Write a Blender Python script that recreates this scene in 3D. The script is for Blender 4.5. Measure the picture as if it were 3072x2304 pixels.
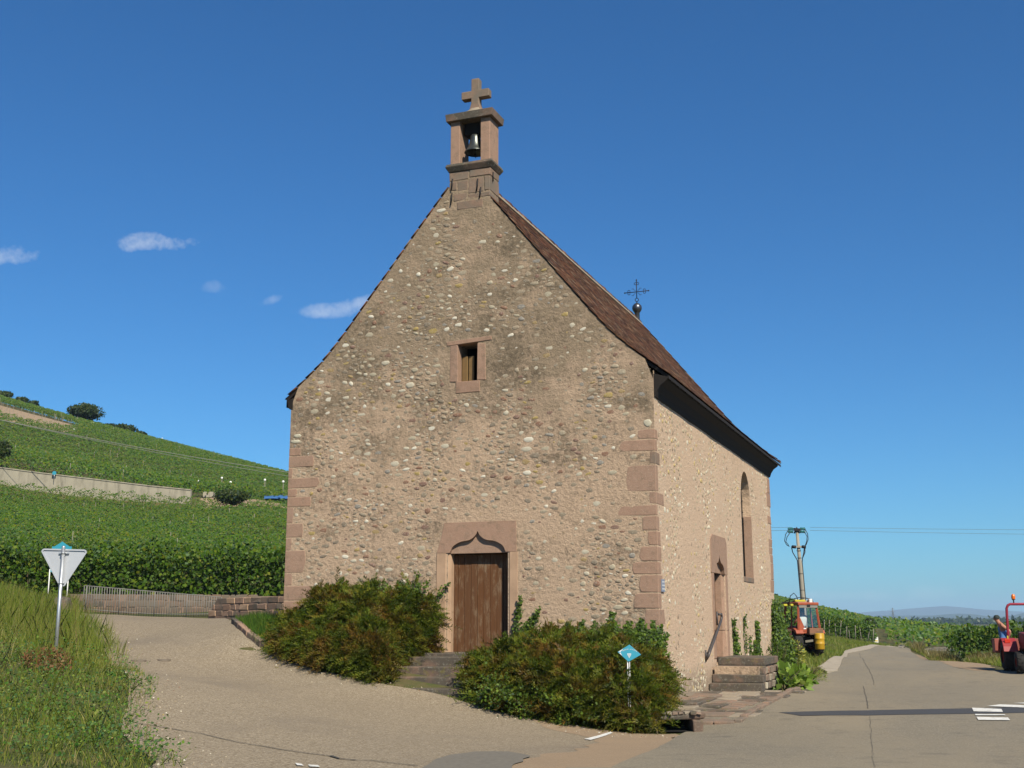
import bpy, bmesh, math, random
import numpy as np
from mathutils import Vector, Matrix, geometry, noise
from math import sin, cos, pi, radians as R
random.seed(7); rng = np.random.default_rng(7)
for o in list(bpy.data.objects): bpy.data.objects.remove(o)
S = bpy.context.scene; COL = S.collection

# ------------------------------------------------------------------ camera
F, CX, CY = 3500., 1536., 1152.
PITCH = math.atan(713/3500); YAW = R(21.3)
CAM = np.array([6.325, -24.90, 1.69])
HD = np.array([-sin(YAW), cos(YAW), 0]); RT = np.array([cos(YAW), sin(YAW), 0]); UZ = np.array([0, 0, 1.])
FW = HD*cos(PITCH)+UZ*sin(PITCH); UP = -HD*sin(PITCH)+UZ*cos(PITCH)
cd = bpy.data.cameras.new('camera'); cam = bpy.data.objects.new('camera', cd); COL.objects.link(cam)
cd.sensor_width = 36; cd.lens = F/3072*36; cd.clip_start = .1; cd.clip_end = 60000
cam.matrix_world = Matrix(((RT[0], UP[0], -FW[0], CAM[0]), (RT[1], UP[1], -FW[1], CAM[1]), (RT[2], UP[2], -FW[2], CAM[2]), (0, 0, 0, 1)))
S.camera = cam

# ------------------------------------------------------------------ sun, sky, exposure
SAZ, SEL = R(46), R(43)                         # from the front wall's normal towards +X; elevation
SUN = Vector((sin(SAZ)*cos(SEL), -cos(SAZ)*cos(SEL), sin(SEL)))
ld = bpy.data.lights.new('sun', 'SUN'); ld.energy = 5.0; ld.angle = R(.53); ld.color = (1, .915, .75)
lo = bpy.data.objects.new('sun', ld); COL.objects.link(lo)
lo.rotation_euler = (-SUN).to_track_quat('-Z', 'Y').to_euler(); lo.location = (30, -40, 60)
W = bpy.data.worlds.new('World'); S.world = W; W.use_nodes = True
wt = W.node_tree; wt.nodes.clear()
wo = wt.nodes.new('ShaderNodeOutputWorld'); wb = wt.nodes.new('ShaderNodeBackground'); sk = wt.nodes.new('ShaderNodeTexSky')
sk.sky_type = 'NISHITA'; sk.sun_disc = False; sk.sun_elevation = SEL; sk.sun_rotation = math.atan2(SUN.x, SUN.y)
sk.air_density = 1.0; sk.dust_density = .35; sk.ozone_density = 3.0; sk.altitude = 200
wb.inputs['Strength'].default_value = .052
wt.links.new(wb.outputs[0], wo.inputs['Surface'])
def ray(px, py): return FW*F+RT*(px-CX)-UP*(py-CY)
def wn(t, **kw):
    n = wt.nodes.new(t)
    for k, v in kw.items(): setattr(n, k, v)
    return n
def wmath(op, a, b=None, c=None, clamp=False):
    n = wn('ShaderNodeMath', operation=op, use_clamp=clamp)
    for i, v in enumerate((a, b, c)):
        if v is None: continue
        if hasattr(v, 'type'): wt.links.new(v, n.inputs[i])
        else: n.inputs[i].default_value = v
    return n.outputs[0]
def wdot(v, c):
    n = wn('ShaderNodeVectorMath', operation='DOT_PRODUCT'); wt.links.new(v, n.inputs[0]); n.inputs[1].default_value = c; return n.outputs['Value']
tc = wn('ShaderNodeTexCoord').outputs['Generated']
nz = wn('ShaderNodeTexNoise'); nz.inputs['Scale'].default_value = 44; nz.inputs['Detail'].default_value = 6; nz.inputs['Roughness'].default_value = .62
wt.links.new(tc, nz.inputs['Vector'])
tot = None
# fair-weather cloudlets: direction, half-width, half-height (radians), strength
for px, py, a, b, s, sl in [(450, 727, .026, .0070, .85, .0), (12, 765, .018, .008, .75, -.1), (630, 862, .011, .005, .28, 0), (805, 903, .009, .004, .4, -.3),
                        (985, 935, .021, .006, .6, 0.0), (1060, 918, .028, .007, .65, -.25), (2500, 1786, .02, .004, .30, 0), (2650, 1790, .024, .004, .26, .1), (2790, 1780, .02, .006, .22, 0), (2440, 1786, .012, .003, .3, 0)]:
    d = Vector(ray(px, py)).normalized(); rr = Vector(RT); uu = rr.cross(d).normalized()
    u = wdot(tc, rr - rr.dot(d)*d); v = wdot(tc, uu)
    v = wmath('ADD', v, wmath('MULTIPLY', u, sl))
    q = wmath('ADD', wmath('POWER', wmath('ABSOLUTE', wmath('DIVIDE', u, a)), 2), wmath('POWER', wmath('ABSOLUTE', wmath('DIVIDE', v, b)), 2))
    front = wmath('GREATER_THAN', wdot(tc, d), .5)
    m = wmath('SUBTRACT', 1.25, wmath('MULTIPLY', q, .9))
    m = wmath('ADD', m, wmath('MULTIPLY', wmath('SUBTRACT', nz.outputs[0], .54), 5.0))
    m = wmath('MULTIPLY', wmath('MULTIPLY', wmath('MULTIPLY', m, .55, clamp=True), wmath('SUBTRACT', 1.7, wmath('MULTIPLY', q, .5), clamp=True)), front)
    m = wmath('MULTIPLY', m, s)
    tot = m if tot is None else wmath('MAXIMUM', tot, m)
mx = wn('ShaderNodeMix', data_type='RGBA'); wt.links.new(wmath('MULTIPLY', tot, .55), mx.inputs[0])
hs = wn('ShaderNodeHueSaturation'); hs.inputs['Saturation'].default_value = 1.12; hs.inputs['Hue'].default_value = .5; hs.inputs['Value'].default_value = 1
wt.links.new(sk.outputs[0], hs.inputs['Color'])
tn = wn('ShaderNodeMix', data_type='RGBA', blend_type='MULTIPLY'); tn.inputs[0].default_value = 1; tn.inputs[7].default_value = (.50, 1.06, 1.46, 1); wt.links.new(hs.outputs[0], tn.inputs[6])   # camera white balance: a deep saturated summer blue
wt.links.new(tn.outputs[2], mx.inputs[6]); mx.inputs[7].default_value = (12.5, 12.7, 12.8, 1)
wt.links.new(mx.outputs[2], wb.inputs['Color'])
S.view_settings.view_transform = 'Standard'; S.view_settings.look = 'None'; S.view_settings.gamma = 1; S.view_settings.exposure = .60
S.view_settings.use_curve_mapping = False
S.render.engine = 'CYCLES'; S.cycles.volume_bounces = 0; S.cycles.max_bounces = 6; S.cycles.diffuse_bounces = 2

# ------------------------------------------------------------------ geometry helpers
def dep(px, py, d):
    v = ray(px, py); return CAM+v*d/(v@HD)
def plane(px, py, ax, val):
    v = ray(px, py); return CAM+v*(val-CAM[ax])/v[ax]
def cf(d, lat, z=0.): # depth along the heading, lateral, height -> world
    p = CAM+HD*d+RT*lat; return np.array([p[0], p[1], z])

# terrain: thin plate spline through surveyed points
PT = []
def P3(px, py, d, dz=0): p = dep(px, py, d); PT.append((p[0], p[1], p[2]+dz))
def PW(x, y, z): PT.append((x, y, z))
def PD(px, d, z): p = cf(d, (px-CX)/3572*d, z); PT.append(tuple(p))
for a in [(3072, 2304, 15), (2300, 2304, 14.5), (1536, 2304, 14), (900, 2304, 13.7), (600, 2304, 13.5), (300, 2304, 13), (0, 2304, 12.5), (1960, 2205, 21.3), (2075, 2197, 22.3),
          (1700, 2172, 22.6), (1400, 2112, 24), (1290, 2075, 25), (1160, 2052, 25.3), (800, 1960, 28.3), (715, 1875, 31), (450, 2020, 23), (330, 1850, 40), (250, 1834, 45), (640, 1845, 47),
          (500, 1950, 28), (250, 1930, 30), (165, 2000, 23), (0, 1900, 22), (-100, 1860, 30), (0, 2100, 17), (2360, 2150, 22.9), (3072, 2150, 23), (2300, 2075, 29.6), (2540, 2000, 45), (2650, 1938, 84),
          (2930, 2010, 42), (3072, 2050, 36), (2475, 1968, 60), (2990, 1990, 50), (2850, 1985, 52), (2400, 1962, 62)]: P3(*a)
for a in [(0, 1444, 110), (575, 1497, 110), (300, 1560, 86), (0, 1530, 86), (800, 1560, 90)]: P3(*a, -1.2)
for a in [(0, 1400, 114), (570, 1470, 114), (800, 1475, 116), (0, 1192, 230), (300, 1277, 236), (430, 1312, 240), (860, 1428, 260), (300, 1380, 160), (600, 1420, 170), (0, 1330, 150), (1400, 1570, 280), (1900, 1690, 300), (2325, 1800, 320), (2480, 1842, 340), (2620, 1868, 360)]: P3(*a, -1.0)
for px, d, z in [(1200, 62, 3.2), (1700, 80, 3.0), (2100, 90, 2.4), (2330, 95, 1.2), (2330, 160, 3.2), (2480, 105, .4), (2480, 200, 2.2), (2620, 120, -.2), (2700, 200, -.8), (3072, 150, -.8), (3072, 80, -.4), (3300, 60, -.4), (2650, 300, -.5), (3000, 300, -1.5), (3300, 300, -1.6),
                 (0, 52, 3.0), (400, 52, 2.9), (800, 52, 2.9), (400, 49.5, 2.2), (0, 49, 2.6), (1200, 140, 8.5), (1700, 160, 6.5), (2750, 110, -1.0), (2900, 130, -1.1), (2750, 170, -1.2), (2900, 90, -.8), (3072, 110, -1.0), (2950, 60, -.25), (3200, 60, -.3), (2650, 104, -.35), (-400, 52, 4.0), (-600, 110, 17), (-600, 230, 55), (-300, 35, 2.6)]: PD(px, d, z)
for px, d, z in [(0, 330, 42), (430, 340, 36), (860, 360, 28), (1400, 390, 18), (2000, 410, 8), (2480, 440, 1.2), (-600, 330, 54)]: PD(px, d, z)
for a in [(6.3, -24.9, .0), (6, -34, 0), (22, -25, -.15), (0, 0, 0), (0, 5, -.02), (0, 8.5, 0), (0, 15.7, .2), (-9.35, 0, 1.5), (-9.35, 15.7, 1.9), (-4.6, -.3, .85), (-2.2, -.2, .4), (-4.6, 15.7, 1.1), (1.6, 4, -.03), (2.2, 0, -.12), (40, 30, -.3), (40, 0, -.2), (-14, -26, .8), (-25, -10, 2), (-8, -34, .3), (40, -40, -.2), (-40, -40, 2)]: PW(*a)
PT = np.array(PT)
def tpsk(r2): return np.where(r2 > 0, .5*r2*np.log(np.maximum(r2, 1e-9)), 0)
def tps_fit(P, lam):
    n = len(P); X = P[:, :2]/50
    K = tpsk(((X[:, None]-X[None])**2).sum(2))+lam*np.eye(n)
    A = np.zeros((n+3, n+3)); A[:n, :n] = K; A[:n, n] = 1; A[:n, n+1:] = X; A[n, :n] = 1; A[n+1:, :n] = X.T
    return np.linalg.solve(A, np.r_[P[:, 2], 0, 0, 0])
TW = tps_fit(PT, 2e-4)
def hgt(x, y):
    x = np.atleast_1d(np.asarray(x, float)); y = np.atleast_1d(np.asarray(y, float)); out = np.empty(len(x))
    for i in range(0, len(x), 20000):
        xx, yy = x[i:i+20000], y[i:i+20000]
        r2 = ((xx[:, None]-PT[None, :, 0])**2+(yy[:, None]-PT[None, :, 1])**2)/2500
        zz = tpsk(r2)@TW[:-3]+TW[-3]+TW[-2]*xx/50+TW[-1]*yy/50
        dx, dy = xx-CAM[0], yy-CAM[1]; dd = np.hypot(dx, dy)
        t = np.clip((dd-330)/350, 0, 1); t = t*t*(3-2*t)
        b = np.clip((-(dx*HD[0]+dy*HD[1])-6)/30, 0, 1)    # behind the viewer the land levels out
        lat = dx*RT[0]+dy*RT[1]; fwd = dx*HD[0]+dy*HD[1]
        b = np.maximum(b, np.clip((np.abs(lat)-np.maximum(40, .62*fwd))/60, 0, 1)*np.where(lat > 0, 1, 0))
        zz = np.clip(zz, -3, 70); zz = zz*(1-b)+0*b
        out[i:i+20000] = zz*(1-t)+(-2.)*t
    return out
def h1(x, y): return float(hgt([x], [y])[0])
def gnd(px, py):      # pixel of a ground feature -> surveyed ground point
    v = ray(px, py); v = v/(v@HD); lo_, hi = 4., None
    ds = np.concatenate([np.arange(8, 60, .25), np.arange(60, 400, 2)])
    pts = CAM[None]+ds[:, None]*v[None]; dz = pts[:, 2]-hgt(pts[:, 0], pts[:, 1])
    k = int(np.argmax(dz < 0)); a, b = ds[k-1], ds[k]
    for _ in range(12):
        m = (a+b)/2; p = CAM+m*v
        if p[2]-h1(p[0], p[1]) < 0: b = m
        else: a = m
    p = CAM+b*v; return np.array([p[0], p[1], h1(p[0], p[1])])

def link(o, parent=None, label=None, cat=None, group=None, kind=None):
    COL.objects.link(o)
    if parent is not None: o.parent = parent
    if label: o['label'] = label
    if cat: o['category'] = cat
    if group: o['group'] = group
    if kind: o['kind'] = kind
    return o
def empty(name, loc, label, cat, group=None, rz=0):
    o = bpy.data.objects.new(name, None); o.location = loc; o.rotation_euler = (0, 0, rz); o.empty_display_size = .2
    return link(o, None, label, cat, group)
def mesh_np(name, V, Fc, mat=None, smooth=False):
    V = np.asarray(V, np.float32); Fc = np.asarray(Fc, np.int32); k = Fc.shape[1]
    me = bpy.data.meshes.new(name); me.vertices.add(len(V)); me.vertices.foreach_set('co', V.ravel())
    me.loops.add(Fc.size); me.loops.foreach_set('vertex_index', Fc.ravel())
    me.polygons.add(len(Fc)); me.polygons.foreach_set('loop_start', np.arange(0, Fc.size, k, dtype=np.int32))
    if smooth: me.polygons.foreach_set('use_smooth', np.ones(len(Fc), bool))
    me.update(calc_edges=True)
    if mat: me.materials.append(mat)
    return me
class MB:
    def __init__(s): s.v = []; s.f = []; s.sm = []
    def add(s, vs, fs, smooth=False):
        b = len(s.v); s.v += [tuple(map(float, v)) for v in vs]
        for f in fs: s.f.append([b+i for i in f]); s.sm.append(smooth)
        return s
    def box(s, c, d, rz=0, M=None, jit=0):
        vs = []
        for x in (-.5, .5):
            for y in (-.5, .5):
                for z in (-.5, .5):
                    v = Vector((x*d[0], y*d[1], z*d[2]))
                    if jit: v += Vector((random.uniform(-jit, jit), random.uniform(-jit, jit), random.uniform(-jit, jit)))
                    if M is not None: v = M @ v
                    elif rz: v = Vector((v.x*cos(rz)-v.y*sin(rz), v.x*sin(rz)+v.y*cos(rz), v.z))
                    vs.append((v.x+c[0], v.y+c[1], v.z+c[2]))
        return s.add(vs, [(0, 1, 3, 2), (4, 6, 7, 5), (0, 4, 5, 1), (2, 3, 7, 6), (0, 2, 6, 4), (1, 5, 7, 3)])
    def beam(s, p0, p1, w, t, up=(0, 0, 1)):
        p0, p1 = Vector(p0), Vector(p1); a = (p1-p0); L = a.length; a.normalize(); b = a.cross(Vector(up))
        if b.length < 1e-4: b = a.cross(Vector((0, 1, 0)))
        b.normalize(); c = a.cross(b); M = Matrix((a, b, c)).transposed()
        return s.box((p0+p1)/2, (L, w, t), M=M)
    def tube(s, pts, r, n=8, caps=True, closed=False):
        pts = [Vector(p) for p in pts]; rs = r if isinstance(r, (list, tuple)) else [r]*len(pts); rings = []; prev = None
        for i, p in enumerate(pts):
            if closed: t = pts[(i+1) % len(pts)]-pts[i-1]
            else: t = pts[min(i+1, len(pts)-1)]-pts[max(i-1, 0)]
            t.normalize()
            if prev is None: u = t.cross(Vector((0, 0, 1))); u = u if u.length > 1e-3 else t.cross(Vector((0, 1, 0)))
            else: u = prev-t*prev.dot(t)
            u.normalize(); prev = u; w = t.cross(u)
            rings.append([p+(u*cos(2*pi*k/n)+w*sin(2*pi*k/n))*rs[i] for k in range(n)])
        vs = [v for g in rings for v in g]; fs = []; m = len(pts)
        for i in range(m if closed else m-1):
            for k in range(n):
                a = i*n+k; b = i*n+(k+1) % n; j = ((i+1) % m)*n; fs.append((a, b, j+(k+1) % n, j+k))
        if caps and not closed: fs += [tuple(range(n))[::-1], tuple((m-1)*n+k for k in range(n))]
        return s.add(vs, fs, True)
    def lathe(s, prof, c, n=16, axis=(0, 0, 1)):
        a = Vector(axis).normalized(); u = a.orthogonal().normalized(); w = a.cross(u); c = Vector(c); vs = []; fs = []
        for r, z in prof: vs += [c+a*z+(u*cos(2*pi*k/n)+w*sin(2*pi*k/n))*r for k in range(n)]
        for i in range(len(prof)-1):
            for k in range(n): fs.append((i*n+k, i*n+(k+1) % n, (i+1)*n+(k+1) % n, (i+1)*n+k))
        return s.add(vs, fs, True)
    def prism(s, poly, f0, f1):   # poly: 2D points, f0/f1 map (a,b)->3D for the two ends; concave is fine
        n = len(poly); vs = [f0(*p) for p in poly]+[f1(*p) for p in poly]
        tr = geometry.tessellate_polygon([[Vector((p[0], p[1], 0)) for p in poly]])
        fs = [tuple(t) for t in tr]+[tuple(n+i for i in t[::-1]) for t in tr]+[(i, (i+1) % n, n+(i+1) % n, n+i) for i in range(n)]
        return s.add(vs, fs)
    def mesh(s, name, mat):
        me = bpy.data.meshes.new(name); me.from_pydata(s.v, [], s.f); me.polygons.foreach_set('use_smooth', s.sm)
        bm = bmesh.new(); bm.from_mesh(me); bmesh.ops.recalc_face_normals(bm, faces=bm.faces); bm.to_mesh(me); bm.free()
        if mat: me.materials.append(mat)
        return me
    def build(s, name, mat, parent=None, bevel=0, **kw):
        o = bpy.data.objects.new(name, s.mesh(name, mat))
        if bevel: b = o.modifiers.new('bevel', 'BEVEL'); b.width = bevel; b.segments = 2; b.limit_method = 'ANGLE'; b.angle_limit = R(40)
        return link(o, parent, **kw)
def piece(name, me, parent, loc=(0, 0, 0), rot=(0, 0, 0), scale=(1, 1, 1), **kw):
    o = bpy.data.objects.new(name, me); o.location = loc; o.rotation_euler = rot; o.scale = scale
    return link(o, parent, **kw)

# ------------------------------------------------------------------ material helpers
ALB = .80      # the whole place is a little darker than the swatches below
class NT:
    def __init__(s, name):
        s.m = bpy.data.materials.new(name); s.m.use_nodes = True; s.t = s.m.node_tree; s.t.nodes.clear()
        s.out = s.t.nodes.new('ShaderNodeOutputMaterial'); s.g = s.t.nodes.new('ShaderNodeNewGeometry'); s.pos = s.g.outputs['Position']
    def n(s, typ, attrs={}, **inp):
        k = s.t.nodes.new(typ)
        for a, v in attrs.items(): setattr(k, a, v)
        for a, v in inp.items():
            sock = k.inputs[int(a[1:])] if a[0] == 'i' and a[1:].isdigit() else k.inputs[a.replace('_', ' ')]
            if hasattr(v, 'is_output'): s.t.links.new(v, sock)
            else: sock.default_value = v if not (isinstance(v, tuple) and len(v) == 3 and sock.type == 'RGBA') else (*v, 1)
        return k
    def noise(s, scale, det=4, rough=.55, vec=None, out=0): return s.n('ShaderNodeTexNoise', Vector=vec or s.pos, Scale=scale, Detail=det, Roughness=rough).outputs[out]
    def ramp(s, fac, stops, interp='LINEAR'):
        k = s.n('ShaderNodeValToRGB', i0=fac); e = k.color_ramp.elements; k.color_ramp.interpolation = interp
        while len(e) < len(stops): e.new(.5)
        for x, (p, c) in zip(e, stops):
            x.position = p; x.color = (c, c, c, 1) if isinstance(c, (int, float)) else (*c, 1)
        return k.outputs[0]
    def mix(s, fac, a, b, mode='MIX'): return s.n('ShaderNodeMix', {'data_type': 'RGBA', 'blend_type': mode}, i0=fac, i6=a, i7=b).outputs[2]
    def math(s, op, a, b=0., clamp=False): return s.n('ShaderNodeMath', {'operation': op, 'use_clamp': clamp}, i0=a, i1=b).outputs[0]
    def mapv(s, sc=(1, 1, 1), loc=(0, 0, 0), rot=(0, 0, 0), vec=None): return s.n('ShaderNodeMapping', Vector=vec or s.pos, Scale=sc, Location=loc, Rotation=rot).outputs[0]
    def sep(s, ax, vec=None): return s.n('ShaderNodeSeparateXYZ', Vector=vec or s.pos).outputs[ax]
    def rnd(s): return s.n('ShaderNodeObjectInfo').outputs['Random']
    def isl(s): return s.g.outputs['Random Per Island']
    def bump(s, h, st=.4, d=.02, normal=None):
        kw = {'Height': h, 'Strength': st, 'Distance': d}
        if normal is not None: kw['Normal'] = normal
        return s.n('ShaderNodeBump', **kw).outputs[0]
    def bsdf(s, col, rough=.8, metal=0., nrm=None, spec=.3, **kw):
        if hasattr(col, 'is_output'): col = s.mix(1., col, (ALB, ALB, ALB), 'MULTIPLY')
        p = s.n('ShaderNodeBsdfPrincipled', Base_Color=col, Roughness=rough, Metallic=metal, **kw); p.inputs['Specular IOR Level'].default_value = spec
        if nrm is not None: s.t.links.new(nrm, p.inputs['Normal'])
        s.t.links.new(p.outputs[0], s.out.inputs[0]); return s.m
def simple(name, col, rough=.6, metal=0., var=.15, scale=8, spec=.3, bump=.0):
    t = NT(name); f = t.noise(scale, 5)
    c = t.mix(f, tuple(x*(1-var) for x in col), tuple(min(1, x*(1+var)) for x in col))
    return t.bsdf(c, rough, metal, t.bump(t.noise(scale*6, 4), bump, .01) if bump else None, spec)
def leafmat(name, stops, patch=None, pscale=.6, trans=.38, rough=.6, gloss=.035, edges=(.42, .62), tint=False):
    t = NT(name); isl = t.isl()
    if tint: isl = t.math('ADD', t.math('MULTIPLY', t.n('ShaderNodeAttribute', {'attribute_name': 'tint'}).outputs['Fac'], .72), t.math('MULTIPLY', isl, .28))
    c = t.ramp(isl, stops)
    if patch is not None: c = t.mix(t.ramp(t.noise(pscale, 3), [(edges[0], 0.), (edges[1], 1.)]), c, t.ramp(isl, patch))
    c = t.mix(1., c, (ALB, ALB, ALB), 'MULTIPLY')
    d = t.n('ShaderNodeBsdfDiffuse', Color=c).outputs[0]; tr = t.n('ShaderNodeBsdfTranslucent', Color=t.mix(.22, c, (.22, .28, .02), 'MIX')).outputs[0]
    a = t.n('ShaderNodeMixShader', i0=trans, i1=d, i2=tr).outputs[0]
    gl = t.n('ShaderNodeBsdfGlossy', Color=(.8, .85, .8), Roughness=rough*.75).outputs[0]
    fr = t.n('ShaderNodeFresnel', IOR=1.4).outputs[0]
    b = t.n('ShaderNodeMixShader', i0=t.math('MULTIPLY', fr, gloss*3, True), i1=a, i2=gl).outputs[0]
    t.t.links.new(b, t.out.inputs[0]); return t.m

# leaves as one mesh: every leaf a folded rhomb of its own
def unit(v): return v/np.maximum(np.linalg.norm(v, axis=1, keepdims=True), 1e-9)
def leaves_np(C, D, Nn, L, Wd, fold=.0):
    D = unit(D); B = unit(np.cross(Nn, D)); N2 = np.cross(D, B)
    L = np.broadcast_to(L, (len(C),))[:, None]; Wd = np.broadcast_to(Wd, (len(C),))[:, None]
    a = C; b = C+D*L*.45+B*Wd*.5+N2*fold*Wd; c = C+D*L; d = C+D*L*.45-B*Wd*.5+N2*fold*Wd
    V = np.stack([a, b, c, d], 1).reshape(-1, 3); Fq = np.arange(len(V)).reshape(-1, 4)
    return V, Fq
def blades_np(C, D, side, L, Wd):
    D = unit(D); L = np.broadcast_to(L, (len(C),))[:, None]; Wd = np.broadcast_to(Wd, (len(C),))[:, None]; B = unit(side)
    droop = np.zeros_like(D); droop[:, 2] = -1
    m = C+D*L*.55; t = C+D*L+ (D*[1, 1, 0]+droop*.25)*L*.18
    V = np.stack([C-B*Wd*.5, C+B*Wd*.5, m+B*Wd*.4, t, m-B*Wd*.4], 1).reshape(-1, 3)
    return V, np.arange(len(V)).reshape(-1, 5)
def rdir(n, zb=0.): v = rng.normal(size=(n, 3)); v[:, 2] += zb; return unit(v)
def inpoly(x, y, poly):
    x = np.asarray(x); y = np.asarray(y); c = np.zeros(x.shape, bool); p = np.asarray(poly); j = len(p)-1
    for i in range(len(p)):
        cond = ((p[i, 1] > y) != (p[j, 1] > y)) & (x < (p[j, 0]-p[i, 0])*(y-p[i, 1])/(p[j, 1]-p[i, 1]+1e-12)+p[i, 0]); c ^= cond; j = i
    return c
def inpoly_sample(poly, n):
    p = np.asarray(poly)[:, :2]; lo_, hi = p.min(0), p.max(0); out = []; got = 0
    while got < n:
        q = rng.uniform(lo_, hi, (n*3, 2)); q = q[inpoly(q[:, 0], q[:, 1], p)]; out.append(q); got += len(q)
    return np.concatenate(out)[:n]
def polydist(x, y, poly, closed=True):
    p = np.asarray(poly)[:, :2]; n = len(p); best = np.full(len(x), 1e9)
    for i in range(n if closed else n-1):
        a, b = p[i], p[(i+1) % n]; ab = b-a; t = np.clip(((x-a[0])*ab[0]+(y-a[1])*ab[1])/(ab@ab+1e-12), 0, 1)
        best = np.minimum(best, np.hypot(x-a[0]-t*ab[0], y-a[1]-t*ab[1]))
    return best
def densify(poly, step):
    out = []
    for i in range(len(poly)):
        a, b = np.asarray(poly[i][:2]), np.asarray(poly[(i+1) % len(poly)][:2]); k = max(1, int(np.linalg.norm(b-a)/step))
        out += [a+(b-a)*j/k for j in range(k)]
    return out
def smoothpoly(poly, it=2):
    p = [np.asarray(q[:2], float) for q in poly]
    for _ in range(it):
        q = []
        for i in range(len(p)): a, b = p[i], p[(i+1) % len(p)]; q += [a*.75+b*.25, a*.25+b*.75]
        p = q
    return p
def sheet(name, poly, off, mat, step=.5, skirt=.12, jit=.0, fgrid=None, **kw):   # a paved sheet draped on the terrain, with a real edge
    b = densify(poly, step)
    if jit: b = [q+np.array([noise.noise((q[0]*1.7, q[1]*1.7, 3.1)), noise.noise((q[0]*1.7, q[1]*1.7, 9.1))])*jit for q in b]
    B = np.array(b); lo_, hi = B.min(0), B.max(0); cnt = (hi-lo_)/step; st = step*max(1, math.sqrt(cnt[0]*cnt[1]/16000))
    gx, gy = np.meshgrid(np.arange(lo_[0], hi[0], st), np.arange(lo_[1], hi[1], st)); gx, gy = gx.ravel(), gy.ravel()
    k = inpoly(gx, gy, B); gx, gy = gx[k], gy[k]; k = polydist(gx, gy, B) > st*.45; gx, gy = gx[k], gy[k]
    nb = len(B); vs = [Vector(q) for q in b]+[Vector((x, y)) for x, y in zip(gx, gy)]
    v2, _, fs, _, _, _ = geometry.delaunay_2d_cdt(vs, [], [list(range(nb))], 1, 1e-4)
    X = np.array([v[:] for v in v2]); z = hgt(X[:, 0], X[:, 1])+off
    V = [(*X[i], z[i]) for i in range(len(X))]; fl = [list(f) for f in fs]
    if skirt:
        ec = {}
        for f in fl:
            for i in range(len(f)):
                e = (f[i], f[(i+1) % len(f)]); ec[tuple(sorted(e))] = None if tuple(sorted(e)) in ec else e
        low = {}
        for e in ec.values():
            if e is None: continue
            for i in e:
                if i not in low: low[i] = len(V); V.append((V[i][0], V[i][1], V[i][2]-skirt))
            fl.append([e[1], e[0], low[e[0]], low[e[1]]])
    me = bpy.data.meshes.new(name); me.from_pydata(V, [], fl); me.materials.append(mat)
    bm = bmesh.new(); bm.from_mesh(me); bmesh.ops.recalc_face_normals(bm, faces=bm.faces)
    if sum(f.normal.z*f.calc_area() for f in bm.faces) < 0: bmesh.ops.reverse_faces(bm, faces=bm.faces)
    bm.to_mesh(me); bm.free()
    o = bpy.data.objects.new(name, me); return link(o, **kw)
def G(*pp): return [gnd(*p)[:2] for p in pp]
def ribbon(name, pts, width, off, mat, **kw):
    P = [np.asarray(p[:2], float) for p in pts]; Q = []
    for i in range(len(P)-1):
        k = max(1, int(np.linalg.norm(P[i+1]-P[i])/.25)); Q += [P[i]+(P[i+1]-P[i])*j/k for j in range(k)]
    Q.append(P[-1]); Q = np.array(Q); V = []; Fq = []
    for i, q in enumerate(Q):
        t = Q[min(i+1, len(Q)-1)]-Q[max(i-1, 0)]; nrm = np.array([-t[1], t[0]])/np.linalg.norm(t); w = width*(.45+.9*abs(noise.noise((q[0]*3, q[1]*3, 0))))
        q = q+nrm*noise.noise((q[0]*2.3, q[1]*2.3, 4.))*.03
        for sgn in (-1, 1): p = q+nrm*w*.5*sgn; V.append((p[0], p[1], 0))
    V = np.array(V); V[:, 2] = hgt(V[:, 0], V[:, 1])+off
    Fq = [(2*i, 2*i+1, 2*i+3, 2*i+2) for i in range(len(Q)-1)]
    o = bpy.data.objects.new(name, mesh_np(name, V, Fq, mat)); return link(o, **kw)

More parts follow.
